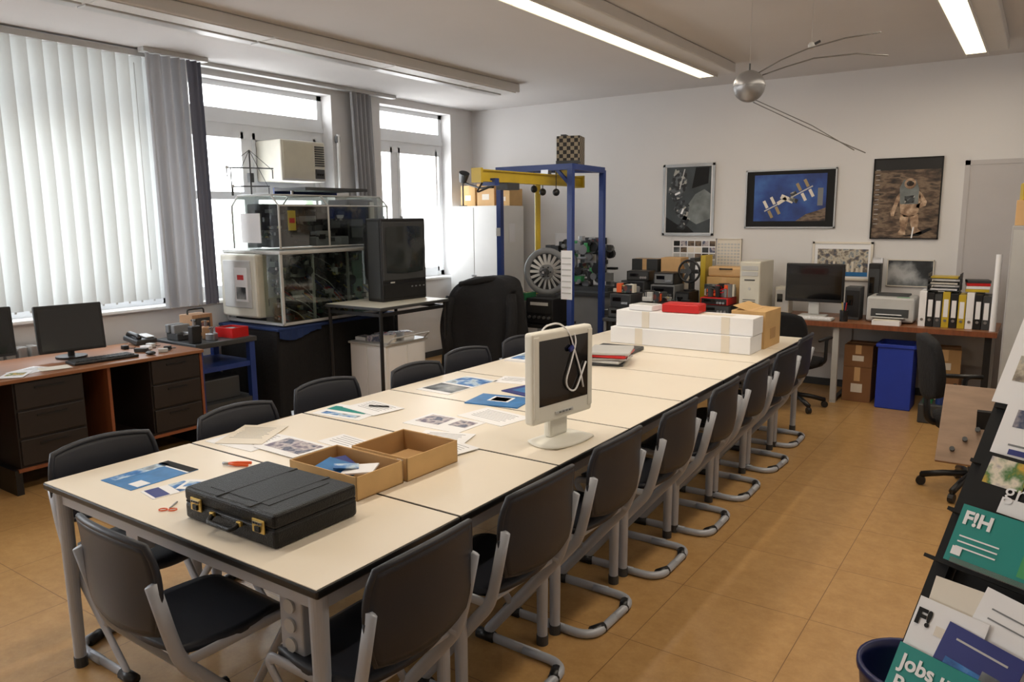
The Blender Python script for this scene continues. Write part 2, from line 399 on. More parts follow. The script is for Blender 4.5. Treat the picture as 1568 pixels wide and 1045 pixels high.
for s_ in (-1,1):
    a.tube(fillet([(-.262,s_*.214,.70),(-.222,s_*.213,.52),(-.195,s_*.208,.43),(.15,s_*.19,.018),(-.12,s_*.19,.018)],.05),.022,GREYM,seg=10,r2=.010,up=(1,0,0))
    a.tube(fillet([(-.05,s_*.19,.018),(-.25,s_*.19,.018),(-.25,0,.018)],.09,7),.018,GREYM,seg=10)
    a.tube(fillet([(-.2,s_*.206,.425),(.17,s_*.200,.425),(.19,s_*.198,.40),(.02,s_*.196,.19)],.03),.018,GREYM,seg=8,r2=.009,up=(0,0,1))
    a.tube([(.10,s_*.19,.018),(.18,s_*.19,.018)],.023,BLACK,seg=10); a.tube([(-.225,s_*.15,.018),(-.25,s_*.09,.018)],.022,BLACK,seg=10)
a.cyl((.12,-.19,.42),(.12,.19,.42),.011,GREYM,seg=10); a.cyl((-.17,-.19,.42),(-.17,.19,.42),.011,GREYM,seg=10)
o=a.done((-1.585,1.48,0),math.pi); cm=o.data
for i,y in enumerate([2.09,2.69,3.31,3.90,4.50,5.12,5.75]):
    inst('school_chair',cm,(-1.59+random.uniform(-.015,.01)-(.05 if i>5 else 0),y,0),math.pi+random.uniform(-.05,.05))
for i,(x,y) in enumerate([(-2.80,1.5),(-2.79,2.12),(-2.88,2.73),(-2.78,3.35),(-2.86,3.93),(-2.84,4.55)]):
    inst('school_chair',cm,(x,y,0),random.uniform(-.08,.08)-.05)
inst('school_chair',cm,(-2.14,1.31,0),math.radians(88))
# ---------------------------------------------------------------- things on the tables
T=.7402
a=M('briefcase'); w,d,h=.45,.325,.105
a.box((0,0,.030),(w,d,.058),LEATH,bev=.012,seg=3); a.box((0,0,.0835),(w,d,.046),LEATH,bev=.012,seg=3)
a.box((0,0,.059),(w-.008,d-.008,.006),MBLACK)
a.box((0,0,.1065),(w-.16,d-.09,.003),LEATH,bev=.001)
a.box((-.06,0,.107),(.014,d*.96,.004),LEATH,bev=.002); a.box((.10,0,.107),(.014,d*.96,.004),LEATH,bev=.002)
for x in (-.155,.155):
    a.box((x,-d/2-.003,.062),(.055,.006,.042),BRASS,bev=.002); a.box((x,-d/2-.008,.054),(.024,.006,.018),LEATH,bev=.002); a.box((x,-d/2-.008,.073),(.04,.004,.008),STEEL)
    for k in range(3): a.box((x-.012+k*.012,-d/2-.0105,.073),(.006,.002,.005),BLACK)
a.tube(fillet([(-.065,-d/2-.006,.048),(-.06,-d/2-.03,.035),(.06,-d/2-.03,.035),(.065,-d/2-.006,.048)],.02),.008,LEATH,seg=8)
for x in (-.067,.067): a.box((x,-d/2-.006,.05),(.02,.012,.016),BRASS,bev=.003)
a.done((-1.978,1.478,T),.0)
def openbox(name,x0,x1,y0,y1,h,inside=None):
    a=M(name); cx,cy=(x0+x1)/2,(y0+y1)/2; w,d=x1-x0,y1-y0; t=.004
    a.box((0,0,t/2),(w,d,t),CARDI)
    for s in (-1,1):
        a.box((s*(w/2-t/2),0,h/2),(t,d,h),CARD); a.box((0,s*(d/2-t/2),h/2),(w,t,h),CARD)
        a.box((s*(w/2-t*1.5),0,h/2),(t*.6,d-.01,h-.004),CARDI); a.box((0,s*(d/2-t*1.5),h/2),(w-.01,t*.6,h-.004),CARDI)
    if inside: inside(a)
    return a.done((cx,cy,T),random.uniform(-.02,.02))
def in1(a):
    a.box((-.03,-.02,.05),(.15,.12,.012),BLUEP,rot=(.1,.12,.2)); a.box((.05,.02,.055),(.12,.09,.006),PAPER,rot=(.05,-.1,.5)); a.box((-.06,.03,.055),(.10,.08,.01),DBLUE,rot=(0,.1,-.3)); a.box((.0,.0,.062),(.09,.05,.004),PHOTO2,rot=(0,.05,.8))
def in2(a):
    a.box((.02,0,.015),(.2,.2,.02),CARDI); a.box((.11,-.1425,.045),(.03,.002,.07),PAPER)
openbox('open_cardboard_box',-2.19,-1.84,1.725,1.95,.085,in1)
openbox('open_cardboard_box',-2.12,-1.83,1.965,2.25,.088,in2)
def sheet(name,x,y,w,l,rz,base,patches=(),th=.002,z=T,texts=()):
    a=M(name); a.box((0,0,th/2),(w,l,th),base)
    for (px,py,pw,pl,m) in patches: a.box((px,py,th+.0004),(pw,pl,.0008),m)
    for (t,s,px,py,m) in texts: a.text(t,s,Matrix.Translation((px,py,th+.0012)),m)
    return a.done((x,y,z),rz)
def lines(n,w,y0,dy,x=0): return [(x-random.uniform(0,.01),y0-i*dy,w*random.uniform(.85,1),.002,MIDGREY) for i in range(n)]
sheet('blue_brochure',-2.70,1.485,.20,.27,.02,BLUEP,[(0,.115,.2,.04,MBLACK),(-.07,0,.05,.22,PHOTO2),(.06,-.08,.06,.05,PAPER),(0,.09,.2,.008,PAPER)])
sheet('brochure',-2.49,1.44,.11,.17,-.15,PAPER,[(0,.04,.1,.06,PHOTO2),(0,-.05,.1,.05,DBLUE)])
sheet('brochure',-2.44,1.52,.13,.10,.5,PAPER,[(0,0,.1,.05,PHOTO2)],z=T+.0025)
sheet('paper_sheet',-2.78,1.99,.30,.24,.05,PAPER,lines(8,.2,.09,.02))
sheet('paper_sheet',-2.83,2.04,.21,.29,.5,PAPERC,lines(9,.15,.1,.02),z=T+.0028)
sheet('photo_page',-2.53,2.01,.26,.19,-.03,PAPER,[(0,.01,.23,.13,PHOTO1)],z=T+.0032)
sheet('paper_sheet',-2.40,2.19,.21,.14,-.1,PAPER,lines(5,.15,.05,.02))
sheet('teal_flyer',-2.77,2.56,.30,.21,.1,PAPER,[(-.02,.03,.24,.07,TEAL),(0,-.06,.22,.04,PHOTO2)])
sheet('paper_sheet',-2.72,2.68,.26,.19,-.15,PAPER,lines(6,.2,.07,.02),z=T+.003)
sheet('photo_page',-2.70,3.34,.24,.44,-.05,PAPER,[(0,.1,.22,.18,PHOTO2),(0,-.1,.22,.16,PHOTOG)])
sheet('brochure',-2.24,2.66,.33,.21,0,PAPER,[(-.07,.02,.14,.13,PHOTO1),(.09,.03,.1,.1,PHOTO1)])
sheet('paper_sheet',-2.08,2.46,.24,.18,.3,PAPER,lines(6,.18,.06,.02),z=T+.003)
sheet('paper_sheet',-1.96,2.37,.2,.14,-.2,PAPER,lines(4,.15,.04,.02),z=T+.0055)
sheet('paper_sheet',-2.11,2.88,.30,.21,-.15,PAPER,lines(7,.22,.07,.02))
sheet('blue_folder',-2.27,3.15,.30,.22,.18,BLUEP,[(0,.02,.12,.10,PAPER),(.0,.02,.09,.08,DBLUE)],th=.006)
sheet('blue_folder',-2.24,3.42,.28,.21,-.2,DBLUE,[(-.05,.0,.1,.12,BLUEP)],th=.006)
sheet('paper_sheet',-2.50,3.62,.20,.18,.2,PAPER,lines(5,.14,.05,.02))
sheet('brochure',-2.80,4.25,.24,.3,.1,PAPER,[(0,.0,.2,.2,PHOTO2)],th=.012)
sheet('brochure',-2.72,4.62,.24,.22,-.2,BLUEP,[(0,.0,.2,.1,PAPER)],th=.01)
a=M('orange_pliers')
for s in (-1,1): a.tube([(0,0,.008),(.03,s*.012,.008),(.085,s*.016,.008)],.006,ORANGE,seg=6)
a.tube([(0,0,.008),(-.025,0,.008)],.006,STEEL,seg=6); a.done((-2.55,1.72,T),.5)
a=M('scissors')
for s in (-1,1):
    a.tube([(.014*math.cos(t/8*2*math.pi)+s*.016,.011*math.sin(t/8*2*math.pi)-.03,.003) for t in range(9)],.002,ORANGE,seg=6)
a.tube([(0,-.015,.003),(.0,.04,.003)],.003,STEEL,seg=6); a.done((-2.33,1.345,T),.6)
a=M('ballpoint_pen'); a.cyl((0,0,.005),(.1,.04,.005),.004,BLACK,seg=8); a.done((-2.75,2.68,T+.006))
a=M('lcd_monitor')
a.box((0,0,.295),(.05,.40,.385),CREAMP,bev=.014,seg=3)
a.box((-.035,0,.30),(.035,.30,.28),CREAMP,bev=.015)
a.box((.0245,0,.315),(.004,.325,.275),SCREEN)
for s in (-1,1): a.box((.025,s*.178,.30),(.008,.03,.34),CREAMP,bev=.003)
a.box((.026,0,.135),(.006,.12,.014),LTGREY,bev=.002)
for i in range(4): a.box((.03,-.03+i*.022,.135),(.004,.012,.006),MIDGREY)
a.box((-.02,0,.085),(.04,.12,.13),CREAMP,bev=.012)
def bs(u,v):
    p,q=squ(u,v,.3); return (p*.095+.01,q*.15,.022-.014*max(abs(p),abs(q))**3)
a.surf(bs,12,12,CREAMP,.008)
a.tube(fillet([(-.03,-.1,.40),(-.03,-.08,.50),(.0,.0,.512),(.03,.03,.47),(.034,.10,.30),(.036,.12,.22)],.05),.004,PAPER,seg=6)
a.tube(fillet([(-.03,.02,.42),(.0,.05,.505),(.032,.08,.44),(.036,.03,.33),(.036,-.01,.25),(.036,.06,.2),(.034,.14,.33)],.05),.004,PAPER,seg=6)
a.box((.036,.035,.40),(.014,.03,.02),DBLUE,rot=(.5,0,0),bev=.004)
a.done((-1.645,2.72,T),-.14)
a=M('long_white_carton')
a.box((0,0,.0625),(1.07,.26,.122),PAPER,bev=.004)
for x in (-.3,.36): a.box((x,-.1312,.0625),(.06,.001,.122),PAPERC)
a.done((-2.125,5.28,T))
a=M('long_white_carton')
a.box((0,0,.0625),(1.05,.22,.122),PAPER,bev=.004)
for x in (-.28,.33): a.box((x,-.1112,.0625),(.06,.001,.122),PAPERC)
a.box((.1,.0,.1245),(.5,.1,.0015),PAPERC); a.done((-2.11,5.30,T+.1245),-.01)
a=M('cardboard_box'); a.box((0,0,.135),(.25,.36,.27),CARD,bev=.003); a.box((0,0,.271),(.05,.36,.001),CARDL); a.box((-.06,0,.285),(.12,.34,.003),CARD,rot=(0,.3,0)); a.box((.126,0,.1),(.002,.12,.08),CARDI); a.done((-1.70,5.62,T),-.02)
a=M('red_box'); a.box((0,0,.03),(.28,.17,.06),RED,bev=.006); a.box((-.0,0,.062),(.26,.14,.004),RED); a.done((-2.14,5.31,T+.2515),.05)
a=M('white_tray'); a.box((0,0,.02),(.2,.16,.04),PAPER,bev=.005); a.box((0,0,.042),(.16,.12,.004),LTGREY); a.done((-2.44,5.30,T+.251),-.1)
a=M('ring_binder_pile')
for i,(m,r) in enumerate([(DKGREY,.1),(LTGREY,-.1),(STEEL,.15),(RED,.0),(LTGREY,.1)]): 
    a.box((.01*i,0,.009+i*.018),(.27,.31,.016),m,rot=(0,0,r),bev=.004); a.box((.01*i,0,.009+i*.018),(.26,.30,.012),PAPER,rot=(0,0,r))
a.done((-2.32,4.42,T),.25)
a=M('laptop'); a.box((0,0,.012),(.32,.24,.022),DKGREY,bev=.005); a.box((0,.0,.0245),(.31,.23,.003),BLACK,bev=.001); a.done((-2.45,4.85,T),.1)
a=M('cable_socket_unit'); a.box((0,0,.0),(.10,.07,.2),GREYM,bev=.006); 
for i in range(3): a.cyl((0,-.036,-.06+i*.06),(0,-.043,-.06+i*.06),.022,LTGREY,seg=16)
a.box((0,0,.12),(.14,.1,.02),GREYM); a.box((-.45,0,.115),(.8,.05,.02),GREYM); a.box((-.85,.0,.06),(.08,.06,.1),GREYM,bev=.004)
a.tube([(0,0,-.1),(.0,.02,-.3),(-.1,.05,-.44),(-.3,.06,-.52)],.008,BLACK,seg=6); a.done((-1.69,1.34,.535))
# ---------------------------------------------------------------- left desk
a=M('writing_desk')
a.bx(-5.88,-5.09,.9,3.29,.715,.74,DESKT,bev=.004)
for y0,y1 in ((2.88,3.27),(2.0,2.42)):
    a.bx(-5.75,-5.13,y0,y1,.16,.715,DKDRW)
    for k in range(3): a.bx(-5.13,-5.115,y0+.01,y1-.01,.18+k*.18,.345+k*.18,DKDRW,bev=.004); a.bx(-5.115,-5.108,y0+.12,y1-.12,.30+k*.18,.312+k*.18,BLACK)
a.bx(-5.86,-5.12,3.27,3.29,.1,.715,WOODD); a.bx(-5.8,-5.78,1.0,3.27,.25,.715,WOODD); a.bx(-5.7,-5.12,2.58,2.60,.16,.715,WOODD); a.bx(-5.7,-5.12,2.60,2.88,.16,.18,DKDRW)
for y in (1.96,3.25,.98): a.bx(-5.82,-5.12,y,y+.04,0,.16 if y>1 else .715,BLACK); 
for y in (2.44,2.86): a.bx(-5.75,-5.12,y-.02,y,.0,.16,BLACK)
a.bx(-5.13,-5.11,1.98,3.29,.145,.165,WOODD)
a.done()
def flatmon(name,w,h,loc,rz,tilt=.12,body=BLACK,stand=BLACK,z0=.09):
    a=M(name); a.box((0,0,z0+h/2),(.035,w,h),body,rot=(0,-tilt,0),bev=.008); a.box((.0185,0,z0+h/2),(.003,w-.04,h-.045),SCREEN,rot=(0,-tilt,0))
    a.box((-.03,0,z0+h*.35),(.03,.08,h*.6),stand,bev=.008); a.cyl((-.03,0,.0),(-.03,0,.015),.10,stand,seg=24); a.cyl((-.03,0,.01),(-.03,0,z0+.1),.022,stand)
    return a.done(loc,rz)
flatmon('lcd_monitor',.43,.33,(-5.55,2.57,T),-.15,z0=.05)
flatmon('lcd_monitor',.40,.32,(-5.5,1.98,T),-.2)
def keyboard(name,loc,rz,m=BLACK,k=DKGREY):
    a=M(name); a.box((0,0,.01),(.15,.43,.018),m,bev=.005)
    for i in range(5):
        for j in range(14): a.box((-.05+i*.024,-.19+j*.0285,.022),(.019,.023,.007),k)
    return a.done(loc,rz)
keyboard('keyboard',(-5.28,2.64,T),-.05); 
a=M('computer_mouse'); a.sph((0,0,.014),.03,BLACK,sc=(1.5,1,.45)); a.done((-5.20,2.94,T))
sheet('paper_sheet',-5.32,2.2,.18,.22,.4,PAPER,lines(5,.12,.08,.02)); sheet('paper_sheet',-5.25,2.31,.14,.18,-.2,PAPERC,z=T+.003); sheet('brochure',-5.22,2.06,.14,.2,.9,PAPER,[(0,.02,.1,.1,PHOTOY)],z=T+.003)
for i in range(6):
    a=M('cable_adapter'); a.box((0,0,.014),(.05+.015*(i%4),.04,.028),[BLACK,LTGREY,PAPER,DKGREY][i%4],bev=.005); a.tube(fillet([(0,0,.01),(.06,.03,.006),(.02,.07,.006)],.03),.003,BLACK,seg=5); a.done((-5.60+.075*i,2.97+.08*((i*2)%3),T),i*.2)
a=M('desk_phone'); a.box((0,0,.034),(.2,.17,.04),DKGREY,rot=(0,.12,0),bev=.01); a.tube(fillet([(-.08,-.05,.065),(-.06,-.05,.085),(.06,-.05,.07),(.08,-.05,.05)],.02),.018,BLACK); a.box((.02,.04,.06),(.12,.07,.006),LTGREY,rot=(0,.12,0)); a.done((-5.74,3.17,T+.002))
# small workshop stand
a=M('workshop_stand')
a.bx(-5.88,-5.30,3.36,3.92,.70,.74,DKGREY,bev=.005)
for x,y in ((-5.84,3.4),(-5.34,3.4),(-5.84,3.88),(-5.34,3.88)): a.bx(x-.025,x+.025,y-.025,y+.025,0,.7,BLU)
a.bx(-5.86,-5.32,3.38,3.9,.2,.24,DKGREY); a.bx(-5.86,-5.32,3.38,3.9,.5,.54,BLU)
a.bx(-5.8,-5.4,3.45,3.8,.24,.42,DKGREY,bev=.01); a.done()
a=M('bench_vise'); a.box((0,0,.03),(.16,.12,.06),DKGREY,bev=.008); a.box((.03,0,.09),(.05,.14,.07),MIDGREY,bev=.008); a.box((-.05,0,.09),(.05,.14,.07),MIDGREY,bev=.008); a.cyl((.02,0,.06),(.2,0,.06),.014,STEEL); a.cyl((.18,-.07,.06),(.18,.07,.06),.006,STEEL); a.done((-5.68,3.46,.7402),.0)
a=M('wooden_toolbox'); a.box((0,0,.09),(.16,.2,.18),WOODL,bev=.004); a.box((.082,0,.09),(.004,.14,.12),DKGREY); a.cyl((.085,0,.1),(.10,0,.1),.03,STEEL); a.tube(fillet([(0,-.08,.18),(0,-.08,.22),(0,.08,.22),(0,.08,.18)],.02),.007,BLACK); a.done((-5.77,3.68,.7402),.1)
a=M('red_parts_tray'); 
for s in (-1,1): a.box((s*.1,0,.04),(.006,.16,.08),RED); a.box((0,s*.08,.04),(.2,.006,.08),RED)
a.box((0,0,.004),(.2,.16,.008),RED); a.box((0,0,.04),(.16,.12,.05),PCB); a.done((-5.46,3.80,.7402),.1)
for i,(x,y,h,m) in enumerate([(-5.38,3.41,.14,BLACK),(-5.52,3.60,.1,WOODL),(-5.40,3.57,.06,STEEL)]):
    a=M('workshop_tool'); a.box((0,0,h/2),(.06,.08,h),m,bev=.008); a.cyl((0,0,h),(0,0,h+.05),.012,STEEL); a.cyl((-.03,0,h+.04),(.03,0,h+.04),.008,m); a.done((x,y,.7402),i)
# ---------------------------------------------------------------- machine in acrylic housing
MX,MY,MZ=-5.26,4.17,.785
a=M('cloth_covered_table')
def drape(u,v):
    per=[(-6.04,4.08),(-5.24,4.08),(-5.24,5.50),(-6.04,5.50),(-6.04,4.08)]
    L=[.80,1.42,.80,1.42]; t=u*sum(L); k=0
    while k<3 and t>L[k]: t-=L[k]; k+=1
    f=t/L[k]; x=per[k][0]*(1-f)+per[k+1][0]*f; y=per[k][1]*(1-f)+per[k+1][1]*f
    nx,ny=[(0,-1),(1,0),(0,1),(-1,0)][k]; am=(1-v)*.018*math.sin(u*90)
    if k==3: am=0
    return (x+nx*am,y+ny*am,.01+v*.745)
a.surf(drape,160,8,BCLOTH); a.bx(-6.045,-5.215,4.07,5.51,.755,.78,BLCLOTH,bev=.008)
def apron(u,v): return (-5.21+.006*math.sin(u*40),4.08+u*.45,.70+v*.06-.03*(1-v)*math.sin(u*5))
a.surf(apron,24,3,BLCLOTH)
a.done()
a=M('demonstration_machine'); Z=.826; x0_,x1_,y0_,y1_=-5.74,-5.02,3.97,5.06
def frame(x0,x1,y0,y1,z0,z1,t,m):
    for x in (x0,x1):
        for y in (y0,y1): a.box((x,y,(z0+z1)/2),(t,t,z1-z0),m)
    for z in (z0,z1):
        for y in (y0,y1): a.box(((x0+x1)/2,y,z),(x1-x0,t,t),m)
        for x in (x0,x1): a.box((x,(y0+y1)/2,z),(t,y1-y0,t),m)
frame(x0_,x1_,y0_,y1_,Z+.02,1.42,.022,LTGREY)
a.bx(x0_,x1_,y0_,y1_,Z,Z+.02,DKGREY); a.bx(x0_-.01,x1_+.02,y0_-.02,y1_+.02,1.415,1.44,LTGREY,bev=.006)
a.bx(x0_+.02,-5.30,y0_+.05,y1_-.02,Z+.02,1.40,DKGREY)
a.bx(-5.72,-5.24,3.90,4.12,Z+.06,1.41,BEIGE,bev=.02); a.bx(-5.66,-5.30,3.89,3.905,Z+.14,1.36,LTGREY,bev=.01); a.bx(-5.50,-5.34,3.884,3.892,1.02,1.30,PAPER); a.bx(-5.48,-5.36,3.881,3.885,1.04,1.14,PHOTOG); a.bx(-5.46,-5.38,3.881,3.885,1.2,1.24,RED)
for i in range(5): a.box((-5.02,3.93,.9+.1*i),(.01,.01,.02),STEEL)
a.bx(x1_+.005,x1_+.009,y0_+.02,y1_-.02,Z+.03,1.41,ACRYL); a.bx(-5.22,x1_,y0_-.015,y0_-.011,Z+.03,1.41,ACRYL)
for i in range(330):
    x=random.uniform(-5.32,-5.06); y=random.uniform(4.02,4.84); z=random.uniform(Z+.04,1.38)
    m=random.choice([PCB,STEEL,DKGREY,BLACK,MIDGREY,DKGREY,BLACK,PCB,LTGREY])
    k=random.random()
    if k<.45: a.box((x,y,z),(random.uniform(.02,.07),random.uniform(.02,.10),random.uniform(.015,.07)),m,rot=(0,0,random.uniform(0,.6)))
    elif k<.65: a.cyl((x,y,z),(x+.02,y,z),random.uniform(.01,.045),m,seg=14)
    else: a.tube(fillet([(x,y,z),(x+.03,y+.08,z-.05),(x+.02,y+.15,z-.12)],.04),.004,random.choice([RED,BLACK,YEL,BLU,LTGREY,STEEL,LTGREY]),seg=5)
for yy in (4.30,4.66): a.box((-5.06,yy,1.12),(.02,.015,.56),LTGREY)
a.box((-5.08,4.78,1.12),(.02,.10,.52),mat('pale_green_panel',(150,176,160),.5)); a.box((-5.06,4.97,1.15),(.03,.12,.42),BEIGE,bev=.01)
hx0,hx1,hy0,hy1=-5.62,-5.02,3.98,5.10
sec=[(hx1,1.45),(hx1,1.80),(hx1-.09,1.885),(hx0+.09,1.885),(hx0,1.80),(hx0,1.45)]
def hood(u,v):
    y=hy0+u*(hy1-hy0); t=v*5; k=min(int(t),4); f=t-k
    return (sec[k][0]*(1-f)+sec[k+1][0]*f,y,sec[k][1]*(1-f)+sec[k+1][1]*f)
a.surf(hood,2,10,ACRYL,smooth=False)
for y in (hy0,hy1): a.poly([(p[0],y,p[1]) for p in sec],ACRYL)
for y in (hy0,hy1,4.45): a.tube([(p[0],y,p[1]) for p in sec],.008,LTGREY,seg=6)
for x,z in ((hx1,1.46),(hx1,1.8),(hx1-.09,1.885)): a.tube([(x,hy0,z),(x,hy1,z)],.007,LTGREY,seg=6)
a.bx(-5.60,-5.42,4.1,5.05,1.46,1.82,MBLACK,bev=.01); a.bx(-5.40,-5.15,4.76,5.05,1.46,1.86,BLACK,bev=.01); a.bx(-5.145,-5.135,4.79,4.98,1.52,1.82,CRTS); a.bx(-5.14,-5.12,4.99,5.04,1.5,1.84,LTGREY)
a.bx(-5.55,-5.2,4.05,4.40,1.46,1.60,BLACK,bev=.01); a.bx(-5.45,-5.12,4.40,4.74,1.46,1.54,MIDGREY,bev=.01); a.cyl((-5.3,4.5,1.54),(-5.3,4.5,1.63),.08,DKGREY); a.cyl((-5.2,4.65,1.72),(-5.12,4.65,1.72),.055,BLACK); a.cyl((-5.2,4.65,1.72),(-5.11,4.65,1.72),.035,LTGREY)
a.bx(-5.05,-5.045,4.08,4.15,1.60,1.76,YEL); a.bx(-5.05,-5.044,4.09,4.14,1.66,1.70,RED); a.bx(-5.50,-5.25,3.972,3.976,1.50,1.74,PAPER)
for i in range(60): a.box((random.uniform(-5.42,-5.10),random.uniform(4.03,4.74),random.uniform(1.5,1.78)),(random.uniform(.02,.08),random.uniform(.02,.12),random.uniform(.015,.06)),random.choice([PCB,DKGREY,BLACK,MIDGREY,BLACK]))
a.bx(-5.5,-5.1,4.3,4.95,1.93,1.955,DKGREY); a.bx(-5.52,-5.5,4.3,4.95,1.89,1.96,BLU)
for y in (4.32,4.93): a.cyl((-5.3,y,1.88),(-5.3,y,1.94),.01,STEEL)
o=a.done(); resize(o,(-5.02,3.97,.826),(1.05,1.15,1.05),(MX,MY,MZ))
a=M('wire_sculpture'); cx_,cy_=-5.84,4.36
a.cyl((cx_,cy_,1.90),(cx_,cy_,2.30),.007,DKGREY)
for z,l in ((2.14,.24),(1.98,.19)):
    a.cyl((cx_-.01,cy_-l,z),(cx_+.01,cy_+l,z+.01),.006,DKGREY); 
    for s in (-1,1): a.cyl((cx_,cy_+s*l,z),(cx_,cy_+s*l,z-.08),.005,DKGREY); a.cyl((cx_,cy_+s*l*.98,z),(cx_,cy_,2.30),.003,DKGREY,seg=5)
    a.sph((cx_,cy_-l,z),.014,LTGREY,u=10,v=8)
a.box((cx_,cy_,2.06),(.04,.04,.08),DKGREY); a.cyl((cx_,cy_-.2,1.9),(cx_,cy_-.2,2.14),.005,DKGREY); a.cyl((cx_,cy_,1.898),(cx_,cy_,1.91),.05,DKGREY); a.done()
# ---------------------------------------------------------------- tv + table
a=M('tv_table'); a.bx(-5.18,-4.50,4.56,5.46,.925,.95,DKGREY,bev=.004); a.bx(-5.17,-4.51,4.57,5.45,.948,.952,BEIGE)
for x in (-5.15,-4.53):
    for y in (4.59,5.43): a.cyl((x,y,0),(x,y,.925),.016,BLACK)
a.bx(-5.15,-4.53,4.58,4.60,.87,.9,BLACK); a.bx(-5.15,-4.53,5.42,5.44,.87,.9,BLACK); a.bx(-4.54,-4.52,4.6,5.42,.87,.9,BLACK); a.done()
a=M('crt_television')
a.box((.0,0,.37),(.20,.55,.74),BLACK,bev=.012); a.box((-.17,0,.42),(.16,.40,.50),BLACK,bev=.05); a.box((0,-.2765,.37),(.15,.004,.68),DKGREY)
a.box((.101,0,.45),(.012,.53,.52),DKGREY,bev=.02)
def crt(u,v):
    p,q=squ(u,v,.08); return (.106+.016*(1-p*p*.6-q*q*.4),p*.235,.46+q*.21)
a.surf(crt,12,12,CRTS,.0); a.box((.101,0,.09),(.01,.52,.13),MBLACK,bev=.006)
for i in range(4): a.box((.106,.08+i*.05,.12),(.006,.02,.012),MIDGREY)
a.box((.106,-.16,.17),(.006,.05,.012),LTGREY); a.done((-4.87,5.17,.9525),-.06)
a=M('white_cabinet')
a.bx(-5.19,-4.74,4.85,5.38,.03,.56,WHITE,bev=.006); a.bx(-5.20,-4.72,4.83,5.40,.56,.58,LTGREY,bev=.005); a.bx(-5.17,-4.98,4.842,4.85,.06,.54,PAPER); a.bx(-4.96,-4.76,4.842,4.85,.06,.54,PAPER)
a.bx(-4.74,-4.732,4.88,5.11,.06,.54,PAPER); a.bx(-4.74,-4.732,5.13,5.36,.06,.54,PAPER)
for x in (-5.16,-4.78):
    for y in (4.88,5.35): a.cyl((x,y,0),(x,y,.03),.02,BLACK)
a.tube(fillet([(-4.73,4.87,.58),(-4.66,4.87,.64),(-4.66,5.36,.64),(-4.73,5.36,.58)],.03),.008,LTGREY)
a.done()
for i in range(6):
    a=M('paper_pile'); hh=.03+.02*(i%3)
    a.box((0,0,hh/2),(.13,.12,hh),[PAPER,PHOTO1,PAPERC,DKGREY,RED,PAPER][i],bev=.003,rot=(0,0,i*.3)); a.box((0,0,hh+.004),(.10,.09,.006),PHOTO1,rot=(0,0,i*.5)); a.done((-5.12+.15*(i%3),4.97+.22*(i//3),.5805))
# machine / chair with a black jacket thrown over it
a=M('cloth_covered_machine')
def cov(u,v):
    t=u*2*math.pi; c,s_=math.cos(t),math.sin(t); e=.6
    X=math.copysign(abs(c)**e,c); Y=math.copysign(abs(s_)**e,s_)
    if v<.7:
        z=v/.7; f=1.04+.08*math.sin(t*9+z*2)*(1-z*.6)+.07*math.sin(t*5+1)*(1-z*.4)-.14*z*z
        zz=.02+z*(.93+.09*math.cos(t-.4))
    else:
        w=(v-.7)/.3; f=.90*max(0,math.cos(w*math.pi/2))**.7; zz=.95+.09*math.cos(t-.4)*(1-w)+.19*math.sin(w*math.pi/2)+.022*math.sin(t*6)*(1-w)
    return (X*.385*f,Y*.22*f,zz)
a.surf(cov,100,36,BCLOTH)
a.tube(fillet([(-.2,-.1,1.07),(-.05,-.16,1.10),(.1,-.12,1.13),(.2,0,1.10)],.08),.03,BCLOTH,seg=8)
a.tube(fillet([(.30,-.12,.98),(.34,-.20,.75),(.32,-.24,.45)],.1),.055,BCLOTH,seg=10)
a.tube(fillet([(-.28,-.14,.95),(-.32,-.22,.70),(-.27,-.26,.42)],.1),.055,BCLOTH,seg=10)
a.done((-4.33,5.78,0),.30)
# ---------------------------------------------------------------- tall white cabinet + boxes
a=M('storage_cabinet'); a.bx(-5.99,-5.24,7.32,7.82,.0,1.83,WHITE,bev=.006)
a.bx(-5.98,-5.62,7.305,7.32,.06,1.81,WHITE,bev=.003); a.bx(-5.61,-5.25,7.305,7.32,.06,1.81,WHITE,bev=.003); a.cyl((-5.63,7.305,1.0),(-5.63,7.28,1.0),.012,STEEL); a.cyl((-5.60,7.305,1.0),(-5.60,7.28,1.0),.012,STEEL); a.bx(-5.238,-5.236,7.5,7.62,1.4,1.62,PAPER); a.done()
def cbox(name,c,s,rz=0,m=None):
    m=m or CARD; a=M(name); a.box((0,0,s[2]/2),s,m,bev=.003); a.box((0,0,s[2]+.0006),(s[0],.05,.0015),CARDL); a.box((0,-s[1]/2-.0006,s[2]*.8),(.05,.0015,s[2]*.4),CARDL)
    a.box((0,-s[1]/2-.001,s[2]*.4),(s[0]*.4,.001,s[2]*.25),PAPERC); return a.done(c,rz)
cbox('cardboard_box',(-5.87,7.66,1.831),(.22,.26,.25)); cbox('cardboard_box',(-5.60,7.66,1.831),(.26,.26,.27),.0,CARDL); cbox('cardboard_box',(-5.34,7.66,1.831),(.2,.26,.20),-.03)
a=M('spotlight'); a.cyl((0,0,0),(.05,-.03,.1),.045,BLACK,r2=.065); a.tube(fillet([(0,0,0),(.1,0,-.04),(.3,-.02,-.09),(.42,0,-.07)],.08),.012,BLACK); a.box((.42,0,-.07),(.06,.05,.04),MBLACK); a.cyl((0,0,-.02),(0,0,-.29),.01,BLACK); a.cyl((0,0,-.285),(0,0,-.293),.05,BLACK); a.done((-5.86,7.42,2.125))
